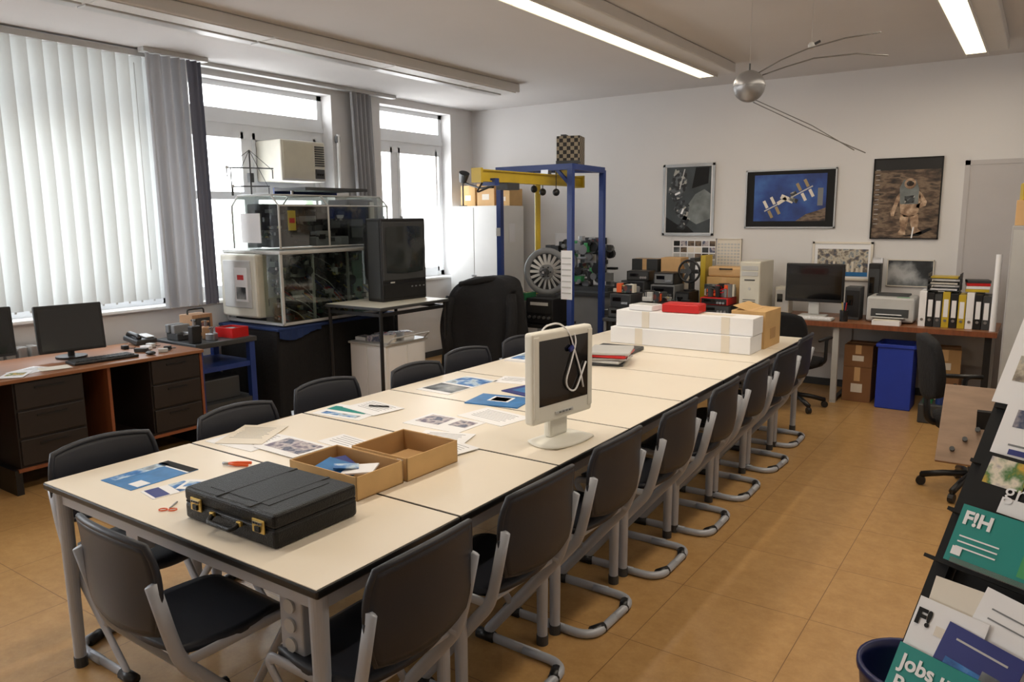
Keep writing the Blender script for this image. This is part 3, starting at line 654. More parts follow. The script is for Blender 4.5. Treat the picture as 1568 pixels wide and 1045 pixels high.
# ---------------------------------------------------------------- gantry
a=M('steel_gantry')
PL=(-4.45,6.22); PR=(-3.64,6.22); PB=(-3.70,6.95)
for (x,y) in (PL,PR,PB): a.bx(x-.026,x+.026,y-.026,y+.026,0,2.15,BLU); a.bx(x-.07,x+.07,y-.07,y+.07,0,.012,BLU)
def beam(p,q,w,h,m):
    p=Vector(p);q=Vector(q);d=q-p; a.box((p+q)/2,(d.length,w,h),m,rot=(0,-math.asin(d.z/d.length),math.atan2(d.y,d.x)))
beam((PL[0]-.03,PL[1],2.15),(PR[0]+.03,PR[1],2.15),.055,.055,BLU); beam((PR[0],PR[1],2.15),(PB[0],PB[1],2.15),.055,.055,BLU); beam((PL[0],PL[1],2.15),(PB[0],PB[1],2.15),.05,.05,BLU)
beam((PL[0],PL[1],2.0),(PL[0]+.12,PL[1],2.13),.03,.03,BLU); beam((PR[0],PR[1],1.98),(PR[0]-.15,PR[1],2.13),.03,.03,BLU)
a.bx(-3.95,-3.87,5.15,6.85,1.99,2.00,YEL); a.bx(-3.95,-3.87,5.15,6.85,2.08,2.09,YEL); a.bx(-3.93,-3.89,5.15,6.85,2.0,2.08,YEL)
a.bx(-3.96,-3.86,5.13,5.16,1.98,2.10,YEL); a.bx(-3.96,-3.86,6.84,6.87,1.98,2.10,YEL)
for y in (6.22,): a.bx(-3.95,-3.87,y-.03,y+.03,2.09,2.13,STEEL)
a.bx(-3.97,-3.85,5.5,5.68,1.93,1.99,DKGREY); a.bx(-3.98,-3.84,6.5,6.6,2.08,2.2,YEL); a.bx(-3.98,-3.84,5.3,5.36,1.96,2.02,BLU)
a.cyl((-4.22,6.55,.9),(-4.22,6.55,2.1),.03,YEL); a.cyl((-4.22,6.55,1.2),(-4.22,6.55,1.3),.05,YEL)
for (x,y,z) in ((-4.1,6.3,1.96),(-4.0,6.3,1.93),(-3.8,6.22,1.92)): a.sph((x,y,z),.035,BLACK,u=10,v=8); a.cyl((x,y,z),(x,y,2.13),.004,BLACK,seg=6)
a.tube(fillet([(-3.9,5.2,1.98),(-3.98,5.22,1.9),(-4.2,6.2,2.1)],.1),.008,BLACK,seg=6)
a.box((-3.66,6.18,1.15),(.12,.004,.46),PAPER)
for k in range(7): a.box((-3.66,6.175,.98+k*.055),(.10,.003,.012),LTGREY)
a.box((-4.45,6.185,1.55),(.05,.004,.08),LTGREY)
a.done()
a=M('checkered_box'); a.box((0,0,.13),(.22,.22,.26),CHK); a.box((0,-.112,.02),(.23,.01,.03),DKGREY); a.box((-.112,0,.13),(.006,.2,.24),LTGREY); a.box((-.06,0,.27),(.05,.1,.02),DKGREY); a.done((-3.76,6.42,2.179),.3)
a=M('equipment_stand'); a.bx(-4.36,-3.74,6.06,6.5,.64,.67,BLACK); a.bx(-4.36,-3.74,6.06,6.5,.3,.32,BLACK)
for x in (-4.34,-3.76):
    for y in (6.08,6.48): a.bx(x-.02,x+.02,y-.02,y+.02,0,.65,MIDGREY)
a.done()
a=M('hifi_amplifier'); a.box((0,0,.13),(.30,.32,.24),BLACK,bev=.006); a.box((0,-.162,.17),(.27,.006,.12),MBLACK); a.box((0,-.166,.20),(.2,.004,.03),LTGREY)
for i in range(5): a.cyl((-.11+i*.055,-.16,.07),(-.11+i*.055,-.18,.07),.014,STEEL,seg=12)
for x in (-.12,.12):
    for y in (-.13,.13): a.cyl((x,y,0),(x,y,.012),.015,BLACK,seg=10)
a.done((-3.92,6.27,.6705))
a=M('cassette_deck'); a.box((0,0,.11),(.24,.32,.22),MIDGREY,bev=.006); a.box((0,-.162,.13),(.21,.006,.14),DKGREY); a.box((-.03,-.166,.14),(.12,.004,.06),SCREEN); a.box((0,-.166,.05),(.2,.004,.02),LTGREY); a.done((-4.21,6.27,.6705))
a=M('green_parts_box'); a.box((0,0,.035),(.24,.2,.07),mat('dark_green_box',(34,96,62),.5),bev=.006); a.box((0,0,.071),(.2,.16,.004),PCB); a.done((-4.21,6.22,.892))
# round engine cowl with radial blades, cylinders and shaft
a=M('engine_disc')
a.tube([(.205*math.cos(k/40*2*math.pi),0,.24+.205*math.sin(k/40*2*math.pi)) for k in range(41)],.03,MIDGREY,seg=8,r2=.016)
a.cyl((0,.04,.24),(0,.06,.24),.20,DKGREY,seg=40)
for k in range(18):
    t=k*math.pi/9; a.box((.13*math.cos(t),.01,.24+.13*math.sin(t)),(.13,.006,.028),LTGREY,rot=(.5,-t,0))
a.cyl((0,-.03,.24),(0,.04,.24),.07,MIDGREY,seg=24); a.cyl((0,-.07,.24),(0,-.03,.24),.035,DKGREY); a.cyl((0,-.12,.24),(0,-.07,.24),.012,STEEL)
for k in range(6): t=k*math.pi/3; a.cyl((.05*math.cos(t),-.04,.24+.05*math.sin(t)),(.05*math.cos(t),-.02,.24+.05*math.sin(t)),.008,BLACK,seg=8)
a.box((0,.03,.01),(.2,.12,.02),DKGREY); a.box((0,.05,.06),(.06,.03,.10),DKGREY); a.done((-3.98,6.34,.922),.25)
a=M('engine_display')
for i in range(90):
    k=random.random(); c=(random.uniform(-.36,.36),random.uniform(-.14,.14),random.uniform(.05,.55))
    if k<.6: a.box(c,(random.uniform(.03,.14),random.uniform(.04,.12),random.uniform(.02,.10)),random.choice([DKGREY,STEEL,BLACK,PCB,GREENP,MIDGREY,BLACK]),bev=.004)
    else: a.cyl(c,(c[0],c[1]-.05,c[2]),random.uniform(.02,.06),random.choice([STEEL,BLACK,MIDGREY]),seg=14)
a.box((0,0,.02),(.78,.3,.04),DKGREY); a.cyl((-.1,-.1,.3),(-.1,-.14,.3),.1,STEEL,seg=24); a.done((-4.15,7.35,.901))
a=M('display_plinth'); a.bx(-4.55,-3.75,7.05,7.75,0,.86,MIDGREY); a.bx(-4.57,-3.73,7.03,7.77,.86,.9,DKGREY); a.done()
# ---------------------------------------------------------------- far workbench + clutter
a=M('workbench'); a.bx(-3.7,-2.14,7.0,7.88,.70,.735,LTGREY,bev=.005); a.bx(-3.7,-2.14,6.995,7.005,.68,.735,DKGREY)
for x in (-3.66,-2.9,-2.2):
    for y in (7.1,7.84): a.bx(x-.025,x+.025,y-.025,y+.025,0,.7,DKGREY)
a.bx(-3.66,-2.2,7.4,7.84,.2,.22,DKGREY); a.done()
Z2=.7355
def device(name,x,y,w,d,h,body,face,rz=0,z=Z2,kn=3):
    a=M(name); a.box((0,0,h/2),(w,d,h),body,bev=.006); a.box((0,-d/2-.002,h/2),(w*.9,.005,h*.8),face,bev=.002)
    a.box((-w*.15,-d/2-.006,h*.6),(w*.4,.004,h*.3),SCREEN)
    for i in range(kn): a.cyl((w*.15+i*w*.1,-d/2,h*.35),(w*.15+i*w*.1,-d/2-.02,h*.35),.012,STEEL,seg=10)
    return a.done((x,y,z),rz)
def clutter(n,wx,wy,hz,tubes=10):
    a=M('electronics_clutter')
    for i in range(tubes):
        p=[Vector((random.uniform(-wx,wx),random.uniform(-wy,wy),random.uniform(.01,hz))) for _ in range(5)]
        a.tube(fillet(p,.1),.006,random.choice([BLACK,DKGREY,LTGREY,RED,BLACK]),seg=5)
    for i in range(n):
        k=random.random(); c=(random.uniform(-wx,wx)*.9,random.uniform(-wy,wy)*.8,random.uniform(.03,hz))
        m=random.choice([BLACK,DKGREY,BLACK,PCB,MIDGREY,BLACK,LTGREY,BEIGE,ORANGE,STEEL])
        if k<.75: a.box((c[0],c[1],c[2]/2+.005),(random.uniform(.04,.13),random.uniform(.04,.10),c[2]),m,rot=(0,0,random.uniform(-.4,.4)),bev=.004)
        else: a.cyl((c[0],c[1],.0),(c[0],c[1],c[2]+.02),random.uniform(.015,.04),m,seg=12)
    return a
device('oscilloscope',-3.50,7.38,.30,.28,.17,BEIGE,LTGREY,.1)
device('power_supply',-3.48,7.38,.28,.27,.12,DKGREY,BLACK,-.1,Z2+.171)
device('measuring_device',-3.46,7.38,.24,.24,.10,BLACK,DKGREY,.15,Z2+.292)
device('video_recorder',-3.16,7.38,.26,.28,.11,DKGREY,BLACK,-.02)
device('tape_recorder',-3.16,7.38,.26,.27,.15,MIDGREY,BLACK,.03,Z2+.111)
device('amplifier',-3.16,7.40,.22,.24,.12,BLACK,MIDGREY,.0,Z2+.262)
cbox('cardboard_box',(-3.52,7.70,Z2),(.3,.22,.50),0,DKGREY); cbox('cardboard_box',(-3.22,7.70,Z2),(.22,.22,.52),.0,CARDL)
device('vhs_deck',-2.94,7.38,.14,.28,.2,BLACK,DKGREY,0)
a=M('desk_fan'); a.tube([(.11*math.cos(k/24*2*math.pi),0,.2+.11*math.sin(k/24*2*math.pi)) for k in range(25)],.012,BLACK,seg=8); 
for k in range(6):
    t=k*math.pi/3; a.box((.055*math.cos(t),0,.2+.055*math.sin(t)),(.08,.004,.045),DKGREY,rot=(.4,-t,0))
a.cyl((0,-.02,.2),(0,.05,.2),.03,DKGREY); a.cyl((0,.02,.0),(0,.02,.12),.012,BLACK); a.cyl((0,.02,0),(0,.02,.015),.06,BLACK); a.done((-2.92,7.36,Z2+.2005),.0)
clutter(34,.50,.08,.14,14).done((-3.14,7.10,Z2+.004))
a=M('parts_trolley'); a.bx(-3.42,-2.84,6.45,6.85,.70,.73,DKGREY,bev=.004); a.bx(-3.42,-2.84,6.45,6.85,.2,.22,DKGREY)
for x in (-3.40,-2.86):
    for y in (6.47,6.83): a.cyl((x,y,.06),(x,y,.7),.014,MIDGREY); a.cyl((x-.012,y,.03),(x+.012,y,.03),.03,BLACK,seg=14)
a.done()
device('video_recorder',-3.27,6.66,.26,.3,.10,BLACK,DKGREY,.05,.7305); device('measuring_device',-3.27,6.66,.22,.26,.13,DKGREY,BLACK,-.04,.831)
device('control_unit',-2.98,6.68,.24,.28,.16,BLACK,MIDGREY,-.03,.7305)
clutter(16,.10,.08,.10,4).done((-2.98,6.68,.894)); clutter(14,.10,.08,.09,3).done((-3.27,6.66,.965))
device('cd_player',-2.60,7.34,.34,.28,.09,BLACK,DKGREY,.0)
device('radio',-2.60,7.34,.28,.26,.07,RED,BLACK,.0,Z2+.091)
clutter(24,.13,.10,.12,4).done((-2.60,7.34,Z2+.165))
cbox('cardboard_box',(-2.62,7.66,Z2),(.36,.24,.34)); 
a=M('briefcase'); a.box((0,0,.05),(.38,.2,.1),CARDL,bev=.02); a.tube(fillet([(-.06,-.10,.08),(-.06,-.13,.08),(.06,-.13,.08),(.06,-.10,.08)],.02),.007,BLACK); a.done((-2.61,7.66,Z2+.3425),.0)
a=M('tall_box_row')
for i,(h,m) in enumerate([(.46,PAPERC),(.52,DKGREY),(.48,PAPER),(.55,YEL)]): a.box((i*.058,0,h/2),(.053,.2,h),m,bev=.003)
a.done((-3.05,7.72,Z2))
def tower(name,c,rz=0,w=.19,d=.42,h=.5,m=BEIGE):
    a=M(name); a.box((0,0,h/2),(w,d,h),m,bev=.008); a.box((0,-d/2-.004,h/2),(w-.01,.01,h-.02),m,bev=.004)
    for k in range(2): a.box((0,-d/2-.011,h*.88-k*.055),(w*.78,.005,.042),LTGREY,bev=.002)
    a.box((0,-d/2-.011,h*.66),(w*.5,.004,.012),DKGREY); a.cyl((0,-d/2-.008,h*.5),(0,-d/2-.014,h*.5),.012,LTGREY,seg=12)
    for k in range(6): a.box((0,-d/2-.010,h*.12+k*.018),(w*.6,.004,.006),DKGREY)
    return a.done(c,rz)
tower('desktop_computer',(-2.28,7.50,Z2),.0,w=.2,h=.52)
# ---------------------------------------------------------------- far desk
a=M('office_desk'); a.bx(-2.12,-.24,7.15,7.86,.715,.74,DESKT,bev=.004); a.bx(-2.12,-.24,7.145,7.155,.70,.742,WOODD)
for x in (-2.08,-1.46,-.30):
    a.bx(x-.025,x+.025,7.2,7.24,0,.715,LTGREY if x<-1 else BLACK); a.bx(x-.025,x+.025,7.78,7.82,0,.715,LTGREY); a.bx(x-.02,x+.02,7.2,7.82,0,.03,BLACK)
a.bx(-2.08,-.3,7.8,7.815,.35,.7,LTGREY); a.done()
T2=.7402
a=M('lcd_monitor'); a.box((0,0,.32),(.52,.035,.36),BLACK,bev=.008); a.box((0,-.0185,.325),(.48,.003,.31),SCREEN); a.box((0,.02,.12),(.10,.03,.2),LTGREY,bev=.01); a.box((0,.0,.01),(.24,.18,.02),LTGREY,bev=.008); a.done((-1.73,7.48,T2),.02)
keyboard('keyboard',(-1.72,7.27,T2),math.pi/2,LTGREY,PAPER)
device('loudspeaker',-1.38,7.5,.13,.18,.30,DKGREY,BLACK,0,T2,0); device('loudspeaker',-2.04,7.62,.13,.16,.26,BEIGE,LTGREY,0,T2,0)
a=M('laser_printer'); a.box((0,0,.12),(.38,.34,.22),LTGREY,bev=.02); a.box((0,-.172,.09),(.30,.01,.07),DKGREY); a.box((0,-.22,.05),(.26,.12,.01),LTGREY,rot=(-.2,0,0)); a.box((0,.02,.235),(.26,.2,.02),DKGREY,bev=.005); a.box((0,-.19,.075),(.2,.08,.006),PAPER,rot=(-.2,0,0)); a.box((.1,-.14,.225),(.1,.03,.012),GREENP)
a.done((-1.06,7.52,T2))
device('audio_tower',-1.26,7.76,.1,.12,.5,BLACK,DKGREY,0,T2,0)
a=M('binder_row')
for i in range(9):
    m=[PAPER,BLACK,DKGREY,YEL,BLACK,YEL,PAPER,BLACK,DKGREY][i]; h=.30-.01*(i%3)
    a.box((i*.058,0,h/2),(.054,.26,h),m,bev=.002); a.box((i*.058,-.131,h*.55),(.034,.002,h*.5),PAPER); a.cyl((i*.058,-.13,.06),(i*.058,-.134,.06),.012,STEEL,seg=12)
a.done((-.80,7.42,T2))
a=M('paper_tray_stack')
for i in range(3):
    a.box((0,0,.005+i*.05),(.24,.24,.006),DKGREY); a.box((0,0,.015+i*.05),(.2,.2,.012),[PAPER,PAPERC,YEL][i]); 
    for x in (-.118,.118): a.box((x,0,.025+i*.05),(.005,.24,.045),DKGREY)
a.done((-.66,7.45,T2+.302))
a=M('book_pile')
for i,m in enumerate([YEL,PAPER,RED,DKGREY]): a.box((.0,0,.0125+i*.025),(.17,.15,.023),m,rot=(0,0,.05*i),bev=.002)
a.done((-.42,7.45,T2+.302),.05)
a=M('paper_pile'); a.box((0,0,.02),(.22,.10,.04),PAPER,bev=.003); a.box((0,0,.043),(.2,.09,.005),PAPERC,rot=(0,0,.1)); a.done((-1.06,7.22,T2))
a=M('paper_roll'); a.cyl((0,0,0),(.0,.06,.62),.022,PAPER); a.cyl((0,0,0),(0,.001,.01),.018,PAPERC); a.done((-.28,7.24,T2)); a=M('pen_cup'); a.cyl((0,0,0),(0,0,.1),.035,BLACK); 
for i in range(4): a.cyl((0,0,.02),(.02*math.cos(i*1.6),.02*math.sin(i*1.6),.17),.004,[RED,BLU,YEL,BLACK][i],seg=6)
a.done((-1.42,7.28,T2))
a=M('blue_recycling_bin')
for s in (-1,1): a.box((s*.135,0,.29),(.012,.28,.57),BINB,bev=.004); a.box((0,s*.14,.29),(.28,.012,.57),BINB,bev=.004)
a.box((0,0,.01),(.27,.28,.02),BINB); a.box((0,-.15,.56),(.30,.02,.03),BINB,bev=.005); a.box((0,.15,.56),(.30,.02,.03),BINB,bev=.005)
a.box((-.148,0,.56),(.02,.3,.03),BINB,bev=.005);a.box((.148,0,.56),(.02,.3,.03),BINB,bev=.005); a.box((0,0,.4),(.24,.24,.2),PAPER); a.done((-.97,7.36,0))
cbox('cardboard_box',(-1.29,7.5,0),(.24,.3,.32),0,CARDB); cbox('cardboard_box',(-1.29,7.5,.322),(.24,.3,.2),0,CARDB)
cbox('cardboard_box',(-.62,7.5,0),(.26,.3,.3),0,CARDB); 
a=M('bottle_crate'); a.box((0,0,.08),(.3,.24,.16),DKGREY,bev=.01)
for i in range(3):
    for j in range(2): a.cyl((-.09+i*.09,-.05+j*.1,.1),(-.09+i*.09,-.05+j*.1,.26),.035,[GREENP,BLU,LTGREY][i],seg=12); a.cyl((-.09+i*.09,-.05+j*.1,.26),(-.09+i*.09,-.05+j*.1,.32),.014,BLACK,seg=10)
a.done((-.58,6.98,0))
cbox('cardboard_box',(-.62,7.5,.302),(.24,.28,.24),.1,CARDI)
# ---------------------------------------------------------------- office chairs
def office(name,loc,rz,zb=1.0,zs=.47):
    a=M(name)
    for k in range(5):
        t=k*2*math.pi/5+.3; c,s=math.cos(t),math.sin(t)
        a.tube([(0,0,.12),(c*.15,s*.15,.10),(c*.27,s*.27,.07)],.02,BLACK,seg=8); a.cyl((c*.27-s*.015,s*.27+c*.015,.03),(c*.27+s*.015,s*.27-c*.015,.03),.028,BLACK,seg=14); a.cyl((c*.27,s*.27,.04),(c*.27,s*.27,.08),.01,BLACK,seg=8)
    a.cyl((0,0,.1),(0,0,zs-.05),.026,DKGREY)
    def st(u,v):
        p,q=squ(u,v,.35); return (q*.23,p*.23,zs+.02-.02*q*q-.01*p*p)
    a.surf(st,12,12,BCLOTH,-.06)
    def bk(u,v):
        p,q=squ(u,v,.35); return (-.22-.05*(q+1)/2-.03*(1-p*p),p*.21,(zb+zs+.12)/2+q*(zb-zs-.12)/2)
    a.surf(bk,12,12,BCLOTH,.05)
    a.tube(fillet([(-.05,0,zs-.04),(-.27,0,zs-.04),(-.29,0,zs+.25)],.06),.02,BLACK)
    for s in (-1,1): a.tube(fillet([(.0,s*.22,zs-.03),(.0,s*.27,zs),(.0,s*.27,zs+.2),(.12,s*.27,zs+.2),(-.14,s*.27,zs+.2)],.04),.015,BLACK)
    return a.done(loc,rz)
office('office_chair',(-1.72,6.86,0),math.radians(80),.88,.44)
office('office_chair',(-.24,5.25,0),math.radians(20),.98)
# ---------------------------------------------------------------- right side
LG=mat('locker_grey',(170,168,168),.5)
a=M('grey_locker'); a.bx(-.19,.45,6.55,7.0,0,1.60,LG,bev=.006); a.bx(-.18,.12,6.54,6.55,.05,1.57,LTGREY); a.bx(.14,.44,6.54,6.55,.05,1.57,LTGREY); a.cyl((.10,6.54,1.0),(.10,6.52,1.0),.01,BLACK); a.done()
cbox('cardboard_box',(-.07,6.75,1.601),(.22,.26,.18),0,CARDL); cbox('cardboard_box',(.2,6.75,1.601),(.22,.26,.14),0,YEL); cbox('cardboard_box',(-.06,6.75,1.782),(.2,.22,.12),.1,YEL)
a=M('drawing_board'); a.box((0,0,0),(.42,.44,.02),WOODG,rot=(.9,0,0),bev=.003)
for i in range(3): a.cyl((-.14+.05*i,-.10+.03*i,-.11+.05*i),(-.14+.05*i,-.115+.03*i,-.10+.05*i),.012,DKGREY,seg=10)
a.box((.08,.02,-.10),(.26,.02,.40),MBLACK,rot=(.3,0,0))
for s in (-.2,1): a.cyl((s*.18,.05,0),(s*.18,.2,-.62),.015,BLACK); a.cyl((s*.18,.0,-.03),(s*.18,-.2,-.62),.015,BLACK)
a.done((-.15,4.40,.625))
a=M('side_table'); a.bx(.02,.6,5.85,6.45,.70,.73,MIDGREY,bev=.004)
for x in (.05,.57):
    for y in (5.89,6.41): a.cyl((x,y,0),(x,y,.7),.018,BLACK)
a.bx(.03,.59,5.9,6.4,.25,.27,DKGREY); a.done()
device('overhead_projector',.18,6.12,.26,.3,.3,DKGREY,LTGREY,.1,.731,1); device('slide_projector',.46,6.15,.2,.25,.2,BLACK,LTGREY,-.1,.731,2)
# brochure rack
a=M('brochure_rack')
U=Vector((.9,-.43,0)).normalized(); W=Vector((.215,.402,.889)).normalized(); N=U.cross(W).normalized()
if N.y>0: N=-N
P0=Vector((-.146,1.80,.79))
def P(u,w,n): return P0+U*u+W*w+N*n
R3=Matrix((( U.x,W.x,N.x,0),(U.y,W.y,N.y,0),(U.z,W.z,N.z,0),(0,0,0,1)))
zfloor=-P0.z/W.z
for u in (0,.74):
    c=P(u,(zfloor+.78)/2,0); t=bmesh.new(); bmesh.ops.create_cube(t,size=1)
    for v in t.verts: v.co=Vector((v.co.x*.035,v.co.y*(.78-zfloor),v.co.z*.05))
    a.add(t,MBLACK,Matrix.Translation(c)@R3)
    top=P(u,.74,-.02); foot=Vector((top.x+.43*.35,top.y+.9*.35,0)); a.cyl(top,foot,.014,MBLACK)
def slab(u,w,n,su,sw,sn,m,rotn=0,lean=0):
    t=bmesh.new(); bmesh.ops.create_cube(t,size=1)
    for v in t.verts: v.co=Vector((v.co.x*su,v.co.y*sw,v.co.z*sn))
    a.add(t,m,Matrix.Translation(P(u,w,n))@R3@Matrix.Rotation(lean,4,'X')@Matrix.Rotation(rotn,4,'Z'))
def label(txt,size,u,w,n,m,rotn=0,off=0): a.text(txt,size,Matrix.Translation(P(u,w,n))@R3@Matrix.Rotation(rotn,4,'Z'),m,off=off)
# dark sheet-metal back panel behind the troughs
slab(.37,.27,-.005,.70,.94,.004,MBLACK)
w0=[-.17,.150,.265,.385,.52]; nn=[.115,.090,.070,.055,.045]
for i in range(5):
    slab(.37,w0[i]-.006,nn[i]-.035,.76,.008,.06,MBLACK); slab(.40,w0[i]+.004,nn[i]+.010,.70,.012,.002,ACRYL)
def broch(u,tier,m,rot=0,su=.148,sw=.21,pats=(),dn=0,dw=0):
    w=w0[tier]+sw/2+dw; n=nn[tier]+dn
    slab(u,w,n,su,sw,.0025,m,rot)
    for (pu,pw,psu,psw,pm) in pats:
        c,s=math.cos(rot),math.sin(rot); slab(u+pu*c-pw*s,w+pu*s+pw*c,n+.0018,psu,psw,.0008,pm,rot)
ML=[(0,.06-.03*k,.14,.003,MIDGREY) for k in range(4)]
broch(.135,0,TEAL,0,.21,.125,dn=.006); label('Jobs und',.042,.045,w0[0]+.078,nn[0]+.009,PAPER,off=.0012); label('Praktikum',.042,.045,w0[0]+.032,nn[0]+.009,PAPER,off=.0012)
broch(.10,0,PAPER,0,.14,.23,dn=-.004,pats=[(.01,.06,.06,.02,PAPERC)]); label('F!',.045,.035,w0[0]+.175,nn[0]-.001,MBLACK,off=.002)
broch(.17,0,DBLUE,-.08,.15,.20,dn=.001,dw=.0,pats=[(-.02,-.0,.07,.07,PHOTO2),(.04,.02,.05,.05,PHOTOG),(-.0,.075,.10,.004,LTGREY)])
broch(.22,0,PAPER,-.10,.19,.29,dn=-.010,pats=[(0,.11,.14,.003,MIDGREY),(0,.09,.14,.003,MIDGREY)]); broch(.33,0,PAPER,.04,.21,.29,dn=-.013,pats=ML); broch(.40,0,GREENP,0,.21,.15,dn=.006); broch(.58,0,DBLUE,0,.21,.26)
broch(.13,0,PAPERC,.05,.17,.285,dn=-.016)
# tier 1
broch(.15,1,TEAL,.0,.23,.125,dn=.004,pats=[(.055,-.01,.06,.07,GREENP),(.098,-.01,.02,.08,PAPER)]); label('F!H',.04,.045,w0[1]+.085,nn[1]+.007,PAPER,off=.0015)
for k in range(3): slab(.09,w0[1]+.058-k*.012,nn[1]+.007,.08,.003,.0008,PAPER)
slab(.055,w0[1]+.025,nn[1]+.007,.02,.018,.0008,PAPER)
broch(.34,1,PAPER,0,.14,.15,dn=.004,pats=[(0,0,.12,.12,GREENP)]); broch(.5,1,PAPER,0,.21,.2,pats=[(0,0,.18,.16,PHOTO1)])
# tier 2
broch(.13,2,MBLACK,-.03,.21,.135,pats=[(-.05,.03,.08,.06,PHOTOY),(.05,.03,.07,.06,PHOTOF),(.02,-.035,.12,.035,PAPER)]); label('gris',.05,.09,w0[2]+.05,nn[2]+.0035,PAPER)
broch(.34,2,PAPER,0,.19,.17,pats=[(0,0,.17,.14,PHOTOY)]); broch(.56,2,BLUEP,0,.2,.17)
# tier 3
broch(.13,3,PAPER,0,.21,.15,pats=[(.0,.03,.16,.04,PHOTO1),(0,-.03,.15,.004,MIDGREY),(-.03,-.045,.08,.012,DBLUE)]); broch(.36,3,PAPER,0,.2,.17,pats=[(0,0,.15,.1,RED)])
# tier 4
broch(.09,4,PAPER,0,.21,.27,pats=[(-.02,-.05,.12,.06,PHOTOF)]); broch(.32,4,GREENP,0,.2,.24); broch(.55,4,PAPER,0,.2,.24,pats=ML)
a.done()
a=M('waste_bin'); a.lathe([(.0,.01),(.11,.01),(.12,.04),(.15,.36),(.158,.37),(.158,.39),(.145,.39),(.145,.36),(.11,.03),(0,.03)],NAVY,32); a.sph((0,0,.2),.10,PAPER,sc=(1,1,.8),u=10,v=6); a.box((.0,.0,.28),(.12,.1,.1),GREENP,rot=(.4,.3,.2)); a.done((-.20,2.33,0))
# ---------------------------------------------------------------- wall pictures
def picture(name,x0,x1,z0,z1,fr,fw,fill,extra=None,y=YF):
    a=M(name); yb=y-.002
    a.bx(x0,x1,yb-.012,yb,z0,z1,fill)
    for (p,q,r,s) in ((x0,x1,z0,z0+fw),(x0,x1,z1-fw,z1),(x0,x0+fw,z0,z1),(x1-fw,x1,z0,z1)): a.bx(p,q,yb-.02,yb,r,s,fr)
    if extra: extra(a,yb-.012)
    return a.done()
SILV=mat('silver_frame',(176,178,180),.35,.4)
def pl_(a,y):
    def pl(pts,m,d=.003): a.poly([(p[0],y-d,p[1]) for p in pts],m)
    return pl
HAZE=mat('poster_slate',(58,64,66),.5,var=.4,scale=5); HAZE2=mat('poster_pale',(112,118,117),.5,var=.35,scale=9)
HARD=ramp('spacecraft_hardware',[(0,(28,30,32)),(.35,(92,96,98)),(.55,(46,50,52)),(.75,(168,166,158)),(.9,(60,64,66))],34,kind='v')
def e1(a,y):
    pl=pl_(a,y); a.bx(-3.43,-2.93,y-.002,y,1.51,2.21,HAZE)
    pl([(-3.18,1.66),(-3.08,1.60),(-2.93,1.66),(-2.93,1.92),(-3.0,1.97),(-3.10,1.92),(-3.20,1.78)],HAZE2)
    pl([(-3.43,1.51),(-3.10,1.51),(-3.18,1.58),(-3.30,1.60),(-3.43,1.68)],MBLACK,.004)
    pl([(-3.41,1.95),(-3.34,1.84),(-3.26,1.86),(-3.19,2.02),(-3.20,2.14),(-3.33,2.19)],HARD,.004)
    pl([(-3.34,1.76),(-3.27,1.66),(-3.19,1.64),(-3.16,1.80),(-3.22,1.86),(-3.30,1.84)],HARD,.005); pl([(-3.30,1.56),(-3.22,1.54),(-3.15,1.66),(-3.22,1.70)],HARD,.005)
    pl([(-3.14,1.98),(-2.96,2.03),(-2.95,2.20),(-3.10,2.20)],MBLACK,.004)
    a.box((-3.25,y-.006,2.08),(.012,.002,.22),LTGREY,rot=(0,.25,0)); a.box((-3.30,y-.006,1.93),(.06,.002,.02),PAPER,rot=(0,-.4,0)); a.box((-3.24,y-.006,1.74),(.02,.002,.06),PAPER,rot=(0,.4,0))
picture('framed_poster_satellite',-3.47,-2.89,1.48,2.24,SILV,.025,PAPER,e1)
GOLD=mat('panel_gold',(158,138,96),.5)
def e2(a,y):
    a.bx(-2.47,-1.77,y-.002,y,1.63,2.09,PHOTOB); pl=pl_(a,y)
    pl([(-2.05,1.63),(-1.77,1.63),(-1.77,1.76),(-1.85,1.73),(-1.95,1.70)],PHOTOM,.003)
    def bar(cx,cz,l,an,m,w=.03,d=.004): a.box((cx,y-d,cz),(l,.002,w),m,rot=(0,-an,0))
    A=.48; c,s=math.cos(A),math.sin(A); ox,oz=-2.13,1.85
    bar(ox,oz,.52,A,LTGREY,.012)
    for k in (-.22,-.14,.14,.22):
        for q in (-1,1): bar(ox+k*c-q*.055*s,oz+k*s+q*.055*c,.08,A+math.pi/2,GOLD if (k>0)==(q>0) else PAPERC,.028)
    bar(ox-.01,oz,.13,A-.9,PAPERC,.045,.006); bar(ox+.05,oz-.01,.09,A-.9,HARD,.04,.007); bar(ox-.06,oz-.02,.10,A+.1,PAPERC,.035,.006); bar(ox+.05,oz+.05,.06,A,HARD,.035,.006)
    a.bx(-1.85,-1.80,y-.004,y,1.78,1.95,MIDGREY)
picture('framed_poster_space_station',-2.56,-1.68,1.56,2.14,SILV,.014,MBLACK,e2)
T_=ramp('suit',[(.3,(104,78,60)),(.5,(160,130,104)),(.7,(206,180,152))],22)
